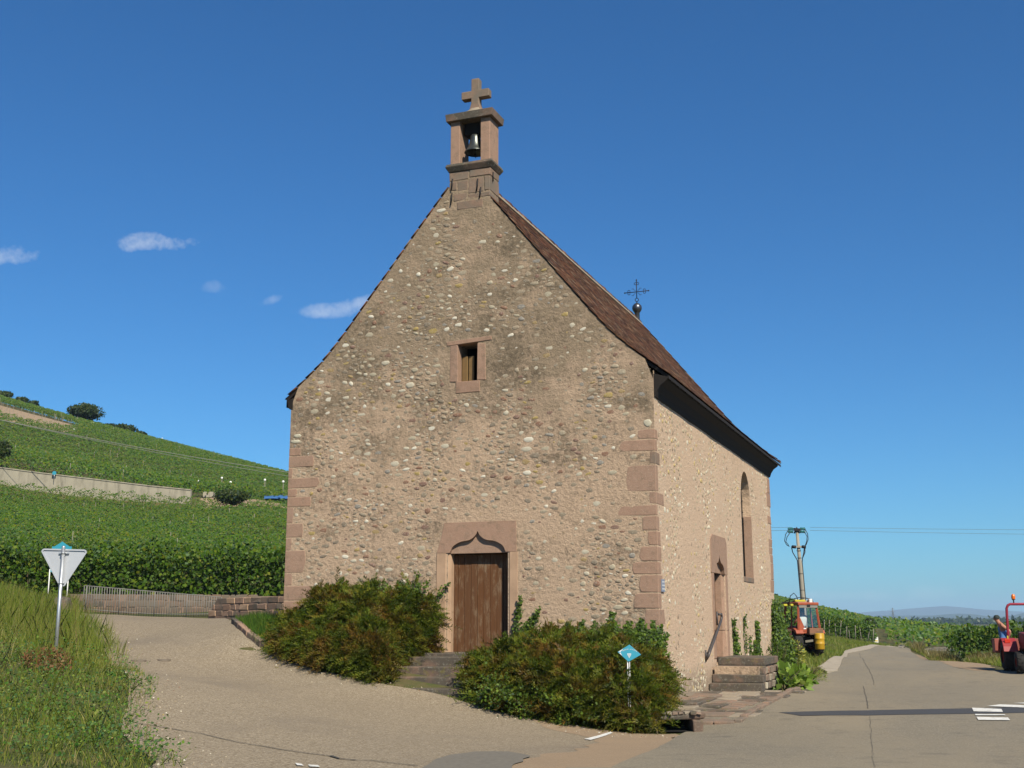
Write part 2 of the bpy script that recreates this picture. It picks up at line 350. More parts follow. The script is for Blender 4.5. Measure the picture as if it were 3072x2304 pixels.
# ------------------------------------------------------------------ materials
def m_mortar(side=False):
    t = NT('clean_lime_mortar' if side else 'lime_mortar'); z = t.sep(2)
    big = t.noise(.55, 5, .6); mid = t.noise(2.2, 5, .62); fine = t.noise(38, 5, .7)
    hi = t.n('ShaderNodeMapRange', Value=z, From_Min=3.2, From_Max=8.5, To_Min=-.20 if not side else -.30, To_Max=.16 if not side else -.24).outputs[0]
    low = t.ramp(z, [(0., 1.), (.9, 0.)])
    w = t.ramp(t.math('ADD', t.math('ADD', t.math('MULTIPLY', big, .55), t.math('MULTIPLY', mid, .5)), hi), [(.47, 0.), (.68, 1.)])
    clean = t.mix(t.noise(1.1, 4), (.58, .425, .30) if not side else (.70, .52, .375), (.50, .36, .25) if not side else (.63, .455, .32))
    old = t.mix(t.noise(3.5, 5, .7), (.38, .285, .195), (.27, .21, .145))
    c = t.mix(w, clean, old)
    lich = t.math('ADD', t.math('MULTIPLY', t.noise(9, 6, .75), .6), t.math('MULTIPLY', t.noise(.8, 3, .6, t.mapv((1, 1, 1.6), (3, 3, 3))), .5))
    c = t.mix(t.ramp(lich, [(.55 if not side else .64, 0.), (.68 if not side else .76, .8)]), c, (.12, .095, .066))
    if side: c = t.mix(t.math('MULTIPLY', t.ramp(z, [(.25, 1.), (.7, 0.)]), t.ramp(t.noise(3, 5, .7), [(.3, .3), (.6, .9)])), c, (.27, .22, .165))           # lichen and soot
    c = t.mix(t.ramp(t.noise(11, 5, .7, t.mapv((1, 1, 2.2), (5, 9, 2))), [(.60, 0.), (.72, .55)]), c, (.42, .33, .20))
    vw = t.n('ShaderNodeTexVoronoi', Vector=t.mapv((1, 1, 1.5), vec=t.mix(.06, t.pos, t.noise(5, 3, out=1), 'ADD')), Scale=9.).outputs; vr = t.n('ShaderNodeSeparateColor', i0=vw['Color']).outputs
    rub = t.ramp(vr[0], [(0, (.20, .155, .105)), (.3, (.40, .31, .20)), (.55, (.30, .22, .145)), (.75, (.48, .40, .28)), (.9, (.36, .26, .12)), (1, (.26, .15, .10))], 'CONSTANT')
    c = t.mix(t.math('MULTIPLY', t.ramp(vw['Distance'], [(.30, 1.), (.46, 0.)]), t.ramp(vr[1], [(.45, 0.), (.6, .42 if not side else .2)])), c, rub)     # half-buried rubble showing through the render
    c = t.mix(t.ramp(t.noise(60, 3), [(.3, .3), (.62, 0.)]), c, (.2, .15, .1))
    h = t.math('ADD', t.math('MULTIPLY', fine, .5), t.math('ADD', t.noise(12, 5, .6), t.math('MULTIPLY', t.noise(120, 2), .25)))
    return t.bsdf(c, .95, 0, t.bump(h, 1.0, .035), .15)
def m_stone(island, light=False):
    t = NT('pale_stones' if light else 'field_stones' if island else 'field_stone'); r = t.isl() if island else t.rnd()
    c = t.ramp(r, [(0, (.32, .26, .185)), (.18, (.40, .32, .225)), (.34, (.26, .21, .155)), (.46, (.44, .37, .265)), (.58, (.50, .44, .32)), (.66, (.64, .58, .45)), (.73, (.80, .75, .62)), (.79, (.40, .28, .12)),
                    (.83, (.44, .32, .10)), (.87, (.28, .14, .09)), (.92, (.24, .13, .10)), (.96, (.30, .28, .25)), (1, (.19, .165, .14))], 'CONSTANT')
    if light: c = t.ramp(r, [(0, (.50, .42, .28)), (.25, (.62, .55, .40)), (.45, (.40, .33, .23)), (.6, (.70, .66, .52)), (.75, (.56, .42, .17)), (.88, (.36, .26, .18)), (1, (.28, .24, .19))], 'CONSTANT')
    c = t.mix(t.math('MULTIPLY', t.noise(14, 5, .7), .6 if not light else .35), c, (.15, .12, .085))
    c = t.mix(t.ramp(t.noise(30, 4), [(.5, 0.), (.68, .35)]), c, (.62, .58, .48))
    return t.bsdf(c, .85, 0, t.bump(t.noise(45, 5, .65), .6, .012), .2)
def m_sandstone(name='red_sandstone', dark=1., grey=.0):
    t = NT(name); a, b = (.325*dark, .195*dark, .135*dark), (.39*dark, .255*dark, .182*dark)
    c = t.mix(t.noise(2.6, 5, .6), a, b); c = t.mix(t.math('MULTIPLY', t.rnd(), .55), c, (.33*dark, .225*dark, .165*dark))
    c = t.mix(t.ramp(t.noise(5, 6, .72), [(.50, 0.), (.74, .75)]), c, (.175, .13, .09))
    c = t.mix(t.ramp(t.noise(55, 3), [(.58, 0.), (.72, .5)]), c, (.55, .46, .36))
    if grey: c = t.mix(t.ramp(t.noise(1.9, 6, .7), [(.36, 0.), (.62, grey)]), c, (.17, .15, .12))
    return t.bsdf(c, .9, 0, t.bump(t.math('ADD', t.noise(60, 4, .7), t.noise(9, 4)), .55, .015), .15)
def m_slab(name='weathered_stone'):
    t = NT(name); c = t.mix(t.noise(3, 5), (.125, .105, .082), (.075, .064, .052))
    c = t.mix(t.ramp(t.noise(16, 6, .75), [(.54, 0.), (.68, .7)]), c, (.32, .31, .26))
    c = t.mix(t.ramp(t.noise(2.2, 4), [(.5, 0.), (.68, .7)]), c, (.24, .15, .11))
    c = t.mix(t.ramp(t.noise(4.1, 5, .7), [(.57, 0.), (.66, .55)]), c, (.20, .17, .05))
    return t.bsdf(c, .9, 0, t.bump(t.noise(40, 5, .7), .6, .015), .2)
def m_tile(island):   # weathered plain tiles
    t = NT('clay_tiles' if island else 'clay_tile'); r = t.isl() if island else t.rnd()
    c = t.ramp(r, [(0, (.095, .042, .027)), (.2, (.175, .072, .038)), (.4, (.055, .030, .024)), (.55, (.22, .095, .048)), (.72, (.115, .070, .040)), (.84, (.27, .15, .08)), (.94, (.36, .27, .18)), (1, (.30, .22, .15))], 'CONSTANT')
    c = t.mix(t.ramp(t.noise(1.4, 5, .7), [(.45, 0.), (.7, .7)]), c, (.105, .062, .035))
    c = t.mix(t.ramp(t.noise(18, 4, .7), [(.6, 0.), (.72, .6)]), c, (.20, .15, .07))
    c = t.mix(1., c, (.74, .70, .68), 'MULTIPLY')
    return t.bsdf(c, .85, 0, t.bump(t.noise(50, 4), .4, .008), .2)
def m_door():
    t = NT('door_wood'); st = t.mapv((14, 14, .55))
    c = t.mix(t.noise(2.6, 6, .65, st), (.070, .029, .012), (.185, .078, .027)); c = t.mix(t.math('MULTIPLY', t.rnd(), .5), c, (.10, .048, .022))
    c = t.mix(t.ramp(t.noise(3.2, 6, .75, t.mapv((3.2, 3.2, .9), (3, 0, 1))), [(.50, 0.), (.68, .7)]), c, (.26, .19, .12))
    return t.bsdf(c, .75, 0, t.bump(t.noise(5, 6, .6, st), .5, .008), .25)
def m_path():
    t = NT('tan_path'); c = t.mix(t.noise(.55, 6, .6), (.300, .245, .172), (.24, .196, .138))
    v = t.n('ShaderNodeTexVoronoi', Vector=t.pos, Scale=46.).outputs
    c = t.mix(t.ramp(t.n('ShaderNodeSeparateColor', i0=v['Color']).outputs[0], [(.0, .9), (.45, 0.)]), c, (.15, .115, .075))
    c = t.mix(t.ramp(t.n('ShaderNodeSeparateColor', i0=v['Color']).outputs[1], [(.72, 0.), (1., .75)]), c, (.44, .37, .275))
    c = t.mix(t.ramp(t.noise(.28, 5, .65, t.mapv((1, 1, 1), (4, 7, 0))), [(.52, 0.), (.68, .55)]), c, (.20, .165, .125))
    c = t.mix(t.ramp(t.noise(2.4, 6, .7), [(.58, 0.), (.72, .4)]), c, (.22, .17, .12))
    return t.bsdf(c, .95, 0, t.bump(v['Distance'], .5, .012), .15)
def m_road():
    t = NT('grey_asphalt'); c = t.mix(t.noise(.35, 6, .6), (.245, .212, .155), (.19, .166, .124))
    v = t.n('ShaderNodeTexVoronoi', Vector=t.pos, Scale=60.).outputs
    c = t.mix(t.ramp(t.n('ShaderNodeSeparateColor', i0=v['Color']).outputs[0], [(.0, .6), (.45, 0.)]), c, (.085, .078, .068))
    c = t.mix(t.ramp(t.n('ShaderNodeSeparateColor', i0=v['Color']).outputs[1], [(.75, 0.), (1., .7)]), c, (.38, .33, .25))
    c = t.mix(t.ramp(t.noise(.22, 5, .6, t.mapv((1, .35, 1), (1, 3, 0), (0, 0, .25))), [(.42, 0.), (.62, .7)]), c, (.27, .225, .155))
    c = t.mix(t.ramp(t.noise(1.9, 6, .72), [(.54, 0.), (.72, .6)]), c, (.11, .10, .085))
    return t.bsdf(c, .93, 0, t.bump(v['Distance'], .45, .01), .2)
def m_soil():
    t = NT('verge_soil'); c = t.mix(t.noise(.8, 6, .65), (.20, .135, .078), (.11, .085, .045))
    c = t.mix(t.ramp(t.noise(1.7, 5, .65), [(.38, 0.), (.58, .9)]), c, (.075, .088, .028))
    c = t.mix(t.ramp(t.noise(.02, 5, .6), [(.4, 0.), (.6, .5)]), c, (.05, .085, .025))
    return t.bsdf(c, .95, 0, t.bump(t.noise(22, 5, .7), .6, .03), .1)
def m_dirt():
    t = NT('ochre_dirt'); c = t.mix(t.noise(1.1, 6, .65), (.36, .262, .168), (.27, .20, .135)); c = t.mix(t.ramp(t.noise(35, 4, .7), [(.5, 0.), (.66, .6)]), c, (.20, .145, .095))
    c = t.mix(t.ramp(t.noise(70, 2), [(.62, 0.), (.70, .7)]), c, (.5, .42, .32))
    return t.bsdf(c, .95, 0, t.bump(t.noise(40, 5, .7), .6, .02), .1)
def m_concrete(name, c0, c1):
    t = NT(name); c = t.mix(t.noise(1.3, 6, .65), c0, c1); c = t.mix(t.ramp(t.noise(.7, 6, .7, t.mapv((2.5, 2.5, .5))), [(.5, 0.), (.7, .6)]), c, tuple(.45*x for x in c1))
    return t.bsdf(c, .9, 0, t.bump(t.noise(30, 5, .7), .4, .02), .2)
def m_paint():
    t = NT('road_paint'); c = t.mix(t.ramp(t.noise(9, 6, .75), [(.50, 0.), (.66, .8)]), (.72, .71, .67), (.25, .23, .2)); return t.bsdf(c, .8, 0, None, .2)
MORTAR = m_mortar(); MORTS = m_mortar(True); STONE1 = m_stone(False); STONES = m_stone(True); STONEL = m_stone(True, True); SAND = m_sandstone(); SANDG = m_sandstone('grey_sandstone', .8, .85); SLAB = m_slab(); TILE1 = m_tile(False); TILES = m_tile(True)
DOORW = m_door(); PATHM = m_path(); ROADM = m_road(); SOIL = m_soil(); DIRT = m_dirt(); PAINT = m_paint()
CONC = m_concrete('pale_concrete', (.42, .36, .28), (.34, .29, .22)); CWALL = m_concrete('old_concrete', (.42, .38, .29), (.27, .245, .19)); CPOLE = m_concrete('pole_concrete', (.36, .33, .27), (.28, .255, .21))
PATCH = simple('dark_asphalt', (.175, .158, .13), .9, 0, .3, 14, .2, .4); STRIP = simple('fresh_asphalt', (.062, .062, .066), .85, 0, .2, 20, .25, .4); TAR = simple('tar', (.085, .078, .066), .85)
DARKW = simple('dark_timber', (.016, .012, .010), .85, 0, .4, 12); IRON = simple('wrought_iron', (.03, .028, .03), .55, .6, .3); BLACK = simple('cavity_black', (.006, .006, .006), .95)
GALV = simple('galvanised_steel', (.52, .54, .56), .42, .75, .12, 14, .5); ALU = simple('aluminium_sheet', (.50, .52, .56), .55, .25, .06, 5, .5); LEAD = simple('lead_sheet', (.13, .135, .15), .38, .85, .2)
BRONZE = simple('bell_bronze', (.125, .135, .125), .36, .75, .3, 9); TEAL = simple('teal_enamel', (.035, .30, .42), .45, 0, .06, 6, .5); WHITE = simple('white_enamel', (.78, .78, .76), .5, 0, .06, 8)
FENCEM = simple('grey_railing', (.17, .165, .155), .75, 0., .2, 10); MORT2 = simple('pale_mortar', (.30, .25, .19), .95, 0, .2, 20, .1, .5)
PLANK = simple('aged_plank', (.23, .145, .06), .8, 0, .3, 9)

# ------------------------------------------------------------------ ground
def axis(c, near, st, far):
    a = list(np.arange(0, near, st)); s = st
    while a[-1] < far: s *= 1.075; a.append(a[-1]+s)
    a = np.array(a); return np.concatenate([c-a[:0:-1], c+a])
xs, ys = axis(0., 34, .8, 12500), axis(2., 40, .8, 12500)
gx, gy = np.meshgrid(xs, ys); z = hgt(gx.ravel(), gy.ravel())-.035
inside = (np.abs(gx.ravel()+4.67) < 4.2) & (np.abs(gy.ravel()-8) < 7.3); z[inside] -= .3
V = np.stack([gx.ravel(), gy.ravel(), z], 1); nx = len(xs); ii = (np.arange(len(ys)-1)[:, None]*nx+np.arange(nx-1)[None]).ravel()
g = link(bpy.data.objects.new('ground', mesh_np('ground', V, np.stack([ii, ii+1, ii+nx+1, ii+nx], 1), SOIL, True)), kind='structure', label='grassy earth spreading from the verge to the horizon')

# paved surfaces, their outlines surveyed on the terrain
pathpoly = G((250, 1836), (640, 1848), (705, 1872), (770, 1925), (850, 1978), (960, 2012), (1130, 2050), (1300, 2075), (1420, 2113), (1560, 2150), (1720, 2176), (1830, 2192), (1960, 2203), (2100, 2230), (2200, 2304))+[tuple(cf(9, 1.5)[:2]), tuple(cf(9, -4.2)[:2])]+G((500, 2304), (400, 2232), (350, 2180), (390, 2120), (380, 2090), (390, 2060), (345, 2000), (310, 1950), (290, 1900), (255, 1868), (235, 1850))
sheet('path', smoothpoly(pathpoly, 1), 0, PATHM, .4, .06, .05, kind='structure', label='tan gravelly lane climbing left of the chapel')
roadl = G((2088, 2175), (2200, 2128), (2330, 2088), (2400, 2060), (2470, 2025), (2513, 2012), (2526, 1985), (2545, 1958), (2610, 1946), (2690, 1936))
roadfar = [tuple(cf(98, 31.5)[:2]), tuple(cf(112, 38)[:2]), tuple(cf(125, 46)[:2]), tuple(cf(122, 50)[:2]), tuple(cf(108, 42.5)[:2]), tuple(cf(95, 35)[:2])]
roadr = G((2715, 1940), (2735, 1957), (2790, 1978), (2860, 2000), (2925, 2012))+[tuple(cf(42, 22)[:2]), tuple(cf(36, 26)[:2]), tuple(cf(20, 24)[:2]), tuple(cf(4, 22)[:2]), tuple(cf(-10, 20)[:2]), tuple(cf(-10, -3)[:2]), tuple(cf(6, .6)[:2])]+G((1700, 2304), (1830, 2304), (1960, 2250), (2045, 2202))
roadpoly = roadl+roadfar+roadr
sheet('road', roadpoly, .008, ROADM, .45, .12, .02, kind='structure', label='worn grey asphalt road curving away past the chapel')
sheet('dirt_patch', smoothpoly(G((1560, 2150), (1720, 2174), (1960, 2203), (2060, 2200), (1960, 2262), (1840, 2312), (1440, 2320), (1560, 2278), (1790, 2240), (1780, 2212), (1640, 2185))), .004, DIRT, .12, 0, .22, kind='structure', label='ochre sandy wash beside the road drain')
sheet('dark_patch', smoothpoly(G((1270, 2304), (1340, 2268), (1450, 2255), (1560, 2258), (1590, 2275), (1480, 2330), (1250, 2340)), 1), .016, PATCH, .12, 0, .14, kind='structure', label='dark asphalt patch at the foot of the lane')
sheet('resurfaced_strip', G((2337, 2139), (2600, 2133), (2900, 2127), (3080, 2122), (3400, 2118), (3400, 2136), (3080, 2140), (2920, 2143), (2600, 2148), (2400, 2149)), .014, STRIP, .3, 0, .01, kind='structure', label='narrow strip of fresh black asphalt across the road')
sheet('gutter', G((2452, 2003), (2500, 1972), (2535, 1953), (2600, 1938), (2715, 1925), (2722, 1930), (2612, 1947), (2544, 1960), (2524, 1988), (2512, 2014), (2480, 2016)), .03, CONC, .4, .15, .03, kind='structure', label='pale concrete gutter along the left edge of the road')
sheet('apron_bed', [(.0, -.05), (0, 5), (1.95, 5.2), (2.0, 0)]+G((2125, 2172), (2090, 2190), (1990, 2190))+[(.3, -1.6)], .006, m_concrete('grit', (.27, .22, .165), (.19, .155, .12)), .3, .05, .04, kind='structure', label='gritty bed under the stone slabs by the side wall')
sheet('sandy_shoulder', smoothpoly(G((2735, 1957), (2790, 1976), (2860, 1985), (2960, 1992), (3000, 2012), (2925, 2014), (2860, 2003), (2790, 1982))), .012, DIRT, .4, 0, .15, kind='structure', label='sandy shoulder beside the red tractor')
for i, q in enumerate([((2916, 2126), (3005, 2130), (3009, 2139), (2921, 2137)), ((2925, 2145), (3014, 2146), (3017, 2149), (2927, 2149)), ((2930, 2154), (3024, 2156), (3031, 2164), (2935, 2163)), ((2960, 2121), (3000, 2116), (3085, 2119), (3085, 2126)), ((3040, 2112), (3085, 2110), (3085, 2114))]):
    lab = ['upper bold white bar painted on the black strip', 'thin worn white bar between the two bold bars', 'lowest bold white bar below the black strip', 'pale wedge of paint above the bold bars', 'short white dash at the right edge of the picture'][i]
    sheet('road_marking', G(*q), .022, PAINT, .3, 0, .0, kind='structure', label=lab)
sheet('road_marking', G((1752, 2219), (1832, 2197), (1838, 2201), (1772, 2222)), .014, PAINT, .2, 0, .015, kind='structure', label='short slanting white stroke on the ochre dirt')
sheet('road_marking', G((886, 2292), (905, 2295), (912, 2300), (892, 2299)), .014, PAINT, .2, 0, .01, kind='structure', label='small white paint fleck at the bottom of the lane')
sheet('road_marking', G((925, 2297), (955, 2299), (960, 2304), (930, 2303)), .014, PAINT, .2, 0, .01, kind='structure', label='larger white paint fleck at the bottom of the lane')
crackpts = [(380, 2165), (500, 2185), (600, 2202), (665, 2217), (722, 2230), (795, 2241), (885, 2256), (990, 2269), (1015, 2278), (1068, 2283), (1112, 2282), (1170, 2289), (1250, 2299)]
ribbon('crack', G(*crackpts), .035, .010, TAR, kind='structure', label='long dark crack running across the lane')
ribbon('crack', G((990, 2269), (1015, 2278), (1068, 2283)), .07, .014, TAR, kind='structure', label='wide broken part of the lane crack')
ribbon('crack', G((2578, 1958), (2592, 1985), (2608, 2010), (2618, 2035), (2622, 2055)), .018, .018, TAR, kind='structure', label='upper tar seam along the road')
ribbon('crack', G((2590, 2060), (2598, 2090), (2606, 2127)), .02, .018, TAR, kind='structure', label='lower tar seam along the road')
ribbon('crack', G((2110, 2148), (2200, 2136), (2340, 2140)), .03, .018, TAR, kind='structure', label='thin seam leading to the black strip')
ribbon('crack', G((2610, 2150), (2614, 2200), (2622, 2304)), .007, .018, TAR, kind='structure', label='faint seam in the foreground road')

# gully covers in the lane
for i, (px, py, r, lab) in enumerate([(416, 1983, .17, 'round iron valve cover nearest the grass bank'), (492, 1981, .15, 'round iron valve cover further from the grass bank')]):
    p = gnd(px, py); m = MB().lathe([(0, .022), (r*.82, .022), (r*.84, .012), (r*.9, .012), (r*.92, .024), (r, .024), (r, -.03)], (0, 0, 0), 20)
    o = m.build('valve_cover', simple('rusty_cover', (.16, .13, .10), .8, .2, .3, 20), None, label=lab, cat='cover', group='valve covers'); o.location = p

# far ridges
def ridge(name, d, prof, depth, label, seed, mat):
    px = np.arange(-3200, 6200, 40); ax = [p[0] for p in prof]; top = np.interp(px, ax, [p[1] for p in prof]); rows = [(-1, 0), (-.7, .25), (-.45, .5), (-.25, .78), (0, 1), (.3, .8), (1, 0)]
    V = []
    for s, k in rows:
        for x, y in zip(px, top):
            lat = (x-CX)/3572*d; q = cf(d+s*depth, lat*(1+s*depth/d)); hh = (1866-y)/3645*d
            nn = noise.fractal((x*.004+seed, s*2.2, seed), .9, 2.1, 5); q[2] = -6+(hh+6)*k*(1+.16*nn*(1 if k < 1 else .25)); V.append(q)
    n = len(px); Fq = [(r*n+i, r*n+i+1, (r+1)*n+i+1, (r+1)*n+i) for r in range(len(rows)-1) for i in range(n-1)]
    return link(bpy.data.objects.new(name, mesh_np(name, V, Fq, mat, True)), kind='structure', label=label)
FOREST = simple('forest_green', (.045, .065, .03), .95, 0, .45, .006)
ridge('mountains', 6000, [(-3200, 1850), (1000, 1853), (2400, 1856), (2540, 1853), (2640, 1846), (2720, 1847), (2800, 1846), (2870, 1840), (2920, 1842), (2990, 1851), (3040, 1846), (3080, 1837), (3300, 1830), (6200, 1850)], 900, 'nearer blue mountain ridge on the horizon', 3.3, FOREST)
ridge('mountains', 10500, [(-3200, 1830), (1000, 1842), (2400, 1843), (2560, 1840), (2700, 1829), (2790, 1821), (2850, 1817), (2900, 1822), (2960, 1829), (3072, 1836), (3300, 1838), (6200, 1825)], 1400, 'paler and higher blue ridge behind the first', 8.1, FOREST)

# ------------------------------------------------------------------ chapel
XL, XC, LEN = -9.35, -4.67, 15.8
chapel = empty('chapel', (XC, 0, 0), 'pebble-walled chapel with steep tiled roof and bell turret', 'chapel')
def ch(o):   # parts are modelled in world coordinates; keep them there under their parent
    pl = Vector((0, 0, 0)); p = o.parent
    while p is not None: pl += p.location; p = p.parent
    o.location = Vector(o.location)-pl; return o
def cr(pts, n=6):
    out = []; P = [np.array(pts[0])*2-np.array(pts[1])]+[np.array(p, float) for p in pts]+[np.array(pts[-1])*2-np.array(pts[-2])]
    for i in range(1, len(P)-2):
        for k in range(n):
            t = k/n; a, b, c, d = P[i-1], P[i], P[i+1], P[i+2]; out.append(.5*((2*b)+(c-a)*t+(2*a-5*b+4*c-d)*t*t+(3*b-a-3*c+d)*t**3))
    out.append(P[-2]); return np.array(out)
PROF = cr([(0, 12.72), (1.3, 11.13), (2.5, 9.64), (3.35, 8.60), (4.0, 7.92), (5.02, 7.10)], 6)     # top of the roof: offset from the ridge, height
def zroof(dx): return np.interp(np.abs(dx), PROF[:, 0], PROF[:, 1])
def facemesh(outline, holes, step, mp, disp=None):
    B = [np.array(p) for p in densify(outline, step)]; loops = [B]+[[np.array(p) for p in densify(h, step)] for h in holes]
    vs, ed = [], []
    for L in loops: b = len(vs); vs += L; ed += [(b+i, b+(i+1) % len(L)) for i in range(len(L))]
    A = np.array(B); lo_, hi = A.min(0), A.max(0); gx, gy = np.meshgrid(np.arange(lo_[0], hi[0], step), np.arange(lo_[1], hi[1], step)); gx, gy = gx.ravel(), gy.ravel()
    k = inpoly(gx, gy, A)
    for h in loops[1:]: k &= ~inpoly(gx, gy, h)
    gx, gy = gx[k], gy[k]; dd = np.min([polydist(gx, gy, L) for L in loops], 0); k = dd > step*.4; gx, gy, dd = gx[k], gy[k], dd[k]
    n0 = len(vs); v2, _, fs, ov, _, _ = geometry.delaunay_2d_cdt([Vector(v) for v in vs]+[Vector((a, b)) for a, b in zip(gx, gy)], ed, [], 0, 1e-5)
    X = np.array([v[:] for v in v2]); cen = np.array([X[list(f)].mean(0) for f in fs]); k = inpoly(cen[:, 0], cen[:, 1], A)
    for h in loops[1:]: k &= ~inpoly(cen[:, 0], cen[:, 1], h)
    d2 = np.min([polydist(X[:, 0], X[:, 1], L) for L in loops], 0)
    V = [mp(x, y, (noise.noise((x*.9, y*.9, 5.5))*.012+noise.noise((x*2.6, y*2.6, 1.5))*.007)*min(1, d*3)) for (x, y), d in zip(X, d2)]
    return V, [f for f, q in zip(fs, k) if q], loops
def ogee(x0, x1, z0, zp, n=9):   # arch line from (x0,z0) up to a peak and down to (x1,z0)
    xm = (x0+x1)/2; L = cr([(x0, z0), (x0+(xm-x0)*.12, z0+(zp-z0)*.30), (x0+(xm-x0)*.38, z0+(zp-z0)*.50), (x0+(xm-x0)*.70, z0+(zp-z0)*.58), (x0+(xm-x0)*.9, z0+(zp-z0)*.76), (xm, zp)], 4)
    return [tuple(p) for p in L]+[(x0+x1-p[0], p[1]) for p in L[::-1][1:]]
DX0, DX1 = -4.93, -3.53
gable = [(XL, -.4), (0, -.4), (0, 7.0)]+[(XC+d, z-.03) for d, z in zip(PROF[::-1, 0], PROF[::-1, 1]) if d < 4.55]+[(XC-d, z-.03) for d, z in zip(PROF[1:, 0], PROF[1:, 1]) if d < 4.55]+[(XL, 7.0)]
doorhole = [(DX0-.05, .6), (DX1+.05, .6), (DX1+.05, 3.6), (-4.23, 3.8), (DX0-.05, 3.6)]
winhole = [(-4.78, 7.25), (-4.25, 7.25), (-4.25, 8.22), (-4.78, 8.22)]
wm = MB()
def reveal(loop, f0, f1): n = len(loop); wm.add([f0(*p) for p in loop]+[f1(*p) for p in loop], [(i, (i+1) % n, n+(i+1) % n, n+i) for i in range(n)])
V, Fc, L = facemesh(gable, [doorhole, winhole], .22, lambda x, z, d: (x, -d, z)); wm.add(V, Fc, True)
for h in L[1:]: reveal(h, lambda x, z: (x, 0, z), lambda x, z: (x, .6, z))
WY0, WY1 = 10.25, 11.85
lanc = [(WY0, 3.0), (WY1, 3.0), (WY1, 5.25)]+[(WY1-(WY1-WY0)/2*(1-cos(a*pi/12)), 5.25+.98*sin(a*pi/12)) for a in range(1, 6)]+[((WY0+WY1)/2, 6.22)]+[(WY0+(WY1-WY0)/2*(1-cos(a*pi/12)), 5.25+.98*sin(a*pi/12)) for a in range(5, 0, -1)]+[(WY0, 5.25)]
sdoor = [(5.9, .5), (7.35, .5), (7.35, 3.1), (6.62, 3.5), (5.9, 3.1)]
V, Fc, L = facemesh([(0, -.4), (LEN, -.4), (LEN, 7.2), (0, 7.2)], [lanc, sdoor], .25, lambda y, z, d: (d, y, z)); fm = wm; wm = MB(); wm.add(V, Fc, True)
for h in L[1:]: reveal(h, lambda y, z: (0, y, z), lambda y, z: (-.55, y, z))
sidew, wm = wm, fm
V, Fc, L = facemesh([(0, -.4), (LEN, -.4), (LEN, 7.2), (0, 7.2)], [], .6, lambda y, z, d: (XL-d, y, z)); wm.add(V, Fc, True)
V, Fc, L = facemesh(gable, [], .6, lambda x, z, d: (x, LEN+d, z)); wm.add(V, Fc, True)
wall = ch(wm.build('wall', MORTAR, chapel)); ch(sidew.build('side_wall', MORTS, chapel))

# quoins: height band, width on one face, width on the other
def quoin(x, w, y0, sy, z0, z1, mat=SAND, sgn=-1, pr=.006):
    # an irregular corner block: front outline (x from the corner inwards) extruded, its back edge along the side wall
    n = 4; m = MB(); fr = [(0, z0), (-w*random.uniform(.86, 1), z0+.01), (-w, z0+(z1-z0)*random.uniform(.3, .5)), (-w*random.uniform(.88, .99), z1-.02), (-w*.8, z1), (0, z1)]
    vs = []
    for a, z in fr: vs.append((x-sgn*(pr)+(-sgn)*(a)-0, y0, z))
    bk = [(x-sgn*pr-sgn*a*.25, y0+sy*random.uniform(.8, 1.), z) for a, z in fr]
    bk[0] = (x-sgn*pr, y0+sy*.92, z0); bk[-1] = (x-sgn*pr, y0+sy*random.uniform(.75, 1.), z1)
    k = len(fr); m.add(vs+bk, [tuple(range(k)), tuple(range(k, 2*k))[::-1]]+[(i, (i+1) % k, k+(i+1) % k, k+i) for i in range(k)])
    return ch(m.build('quoin', mat, wall, .012))
ZR = [(5.66, 5.87, .40, .28, 0), (5.39, 5.64, .84, .20, 0), (5.10, 5.37, .13, .42, 1), (4.50, 5.07, .68, .22, 0), (4.22, 4.48, .16, .75, 0), (3.97, 4.19, .88, .1, 0), (3.64, 3.95, .33, .22, 0), (3.32, 3.62, .22, .32, 0), (2.98, 3.29, .42, .36, 0), (2.70, 2.96, .58, .30, 0), (2.31, 2.68, .44, .42, 0), (1.97, 2.29, .56, .25, 0), (1.63, 1.95, .33, .58, 0), (1.25, 1.61, .62, .3, 0), (.8, 1.22, .4, .42, 0), (.3, .78, .55, .3, 0)]
OCH = m_sandstone('ochre_sandstone', 1.0); 
for z0, z1, w, sy, oc in ZR: quoin(0, w, -.006, sy+.006, z0, z1, SANDG if oc else SAND)
ZL = [(5.74, 5.93, .33), (5.45, 5.72, .72), (5.18, 5.43, .12), (4.93, 5.17, .90), (4.71, 4.91, .27), (4.47, 4.70, .68), (4.07, 4.45, .19), (3.72, 4.05, .48), (3.41, 3.70, .17), (2.86, 3.39, .58), (2.56, 2.84, .22), (2.2, 2.54, .8), (1.8, 2.18, .5)]
for z0, z1, w in ZL:
    m = MB(); x0 = XL-.006; e = random.uniform(.85, 1)
    m.add([(x0, -.006, z0), (x0+w*e, -.006, z0), (x0+w, -.006, z0+(z1-z0)*.5), (x0+w*.95, -.006, z1), (x0, -.006, z1)]+[(x0, .3, z0), (x0+w*e, .3, z0), (x0+w, .3, z0+(z1-z0)*.5), (x0+w*.95, .3, z1), (x0, .3, z1)],
          [(0, 1, 2, 3, 4), (9, 8, 7, 6, 5)]+[(i, (i+1) % 5, 5+(i+1) % 5, 5+i) for i in range(5)])
    ch(m.build('quoin', SAND, wall, .012))
zz = 0.2
while zz < 6.5:     # far corner of the side wall
    hgt_ = random.uniform(.25, .6); w = random.choice([.25, .5, .7]); m = MB(); m.box((-.1, LEN-w/2+.012, zz+hgt_/2), (.224, w, hgt_-.02), jit=.01); ch(m.build('quoin', SAND, wall, .012)); zz += hgt_+random.choice([0, 0, .3])

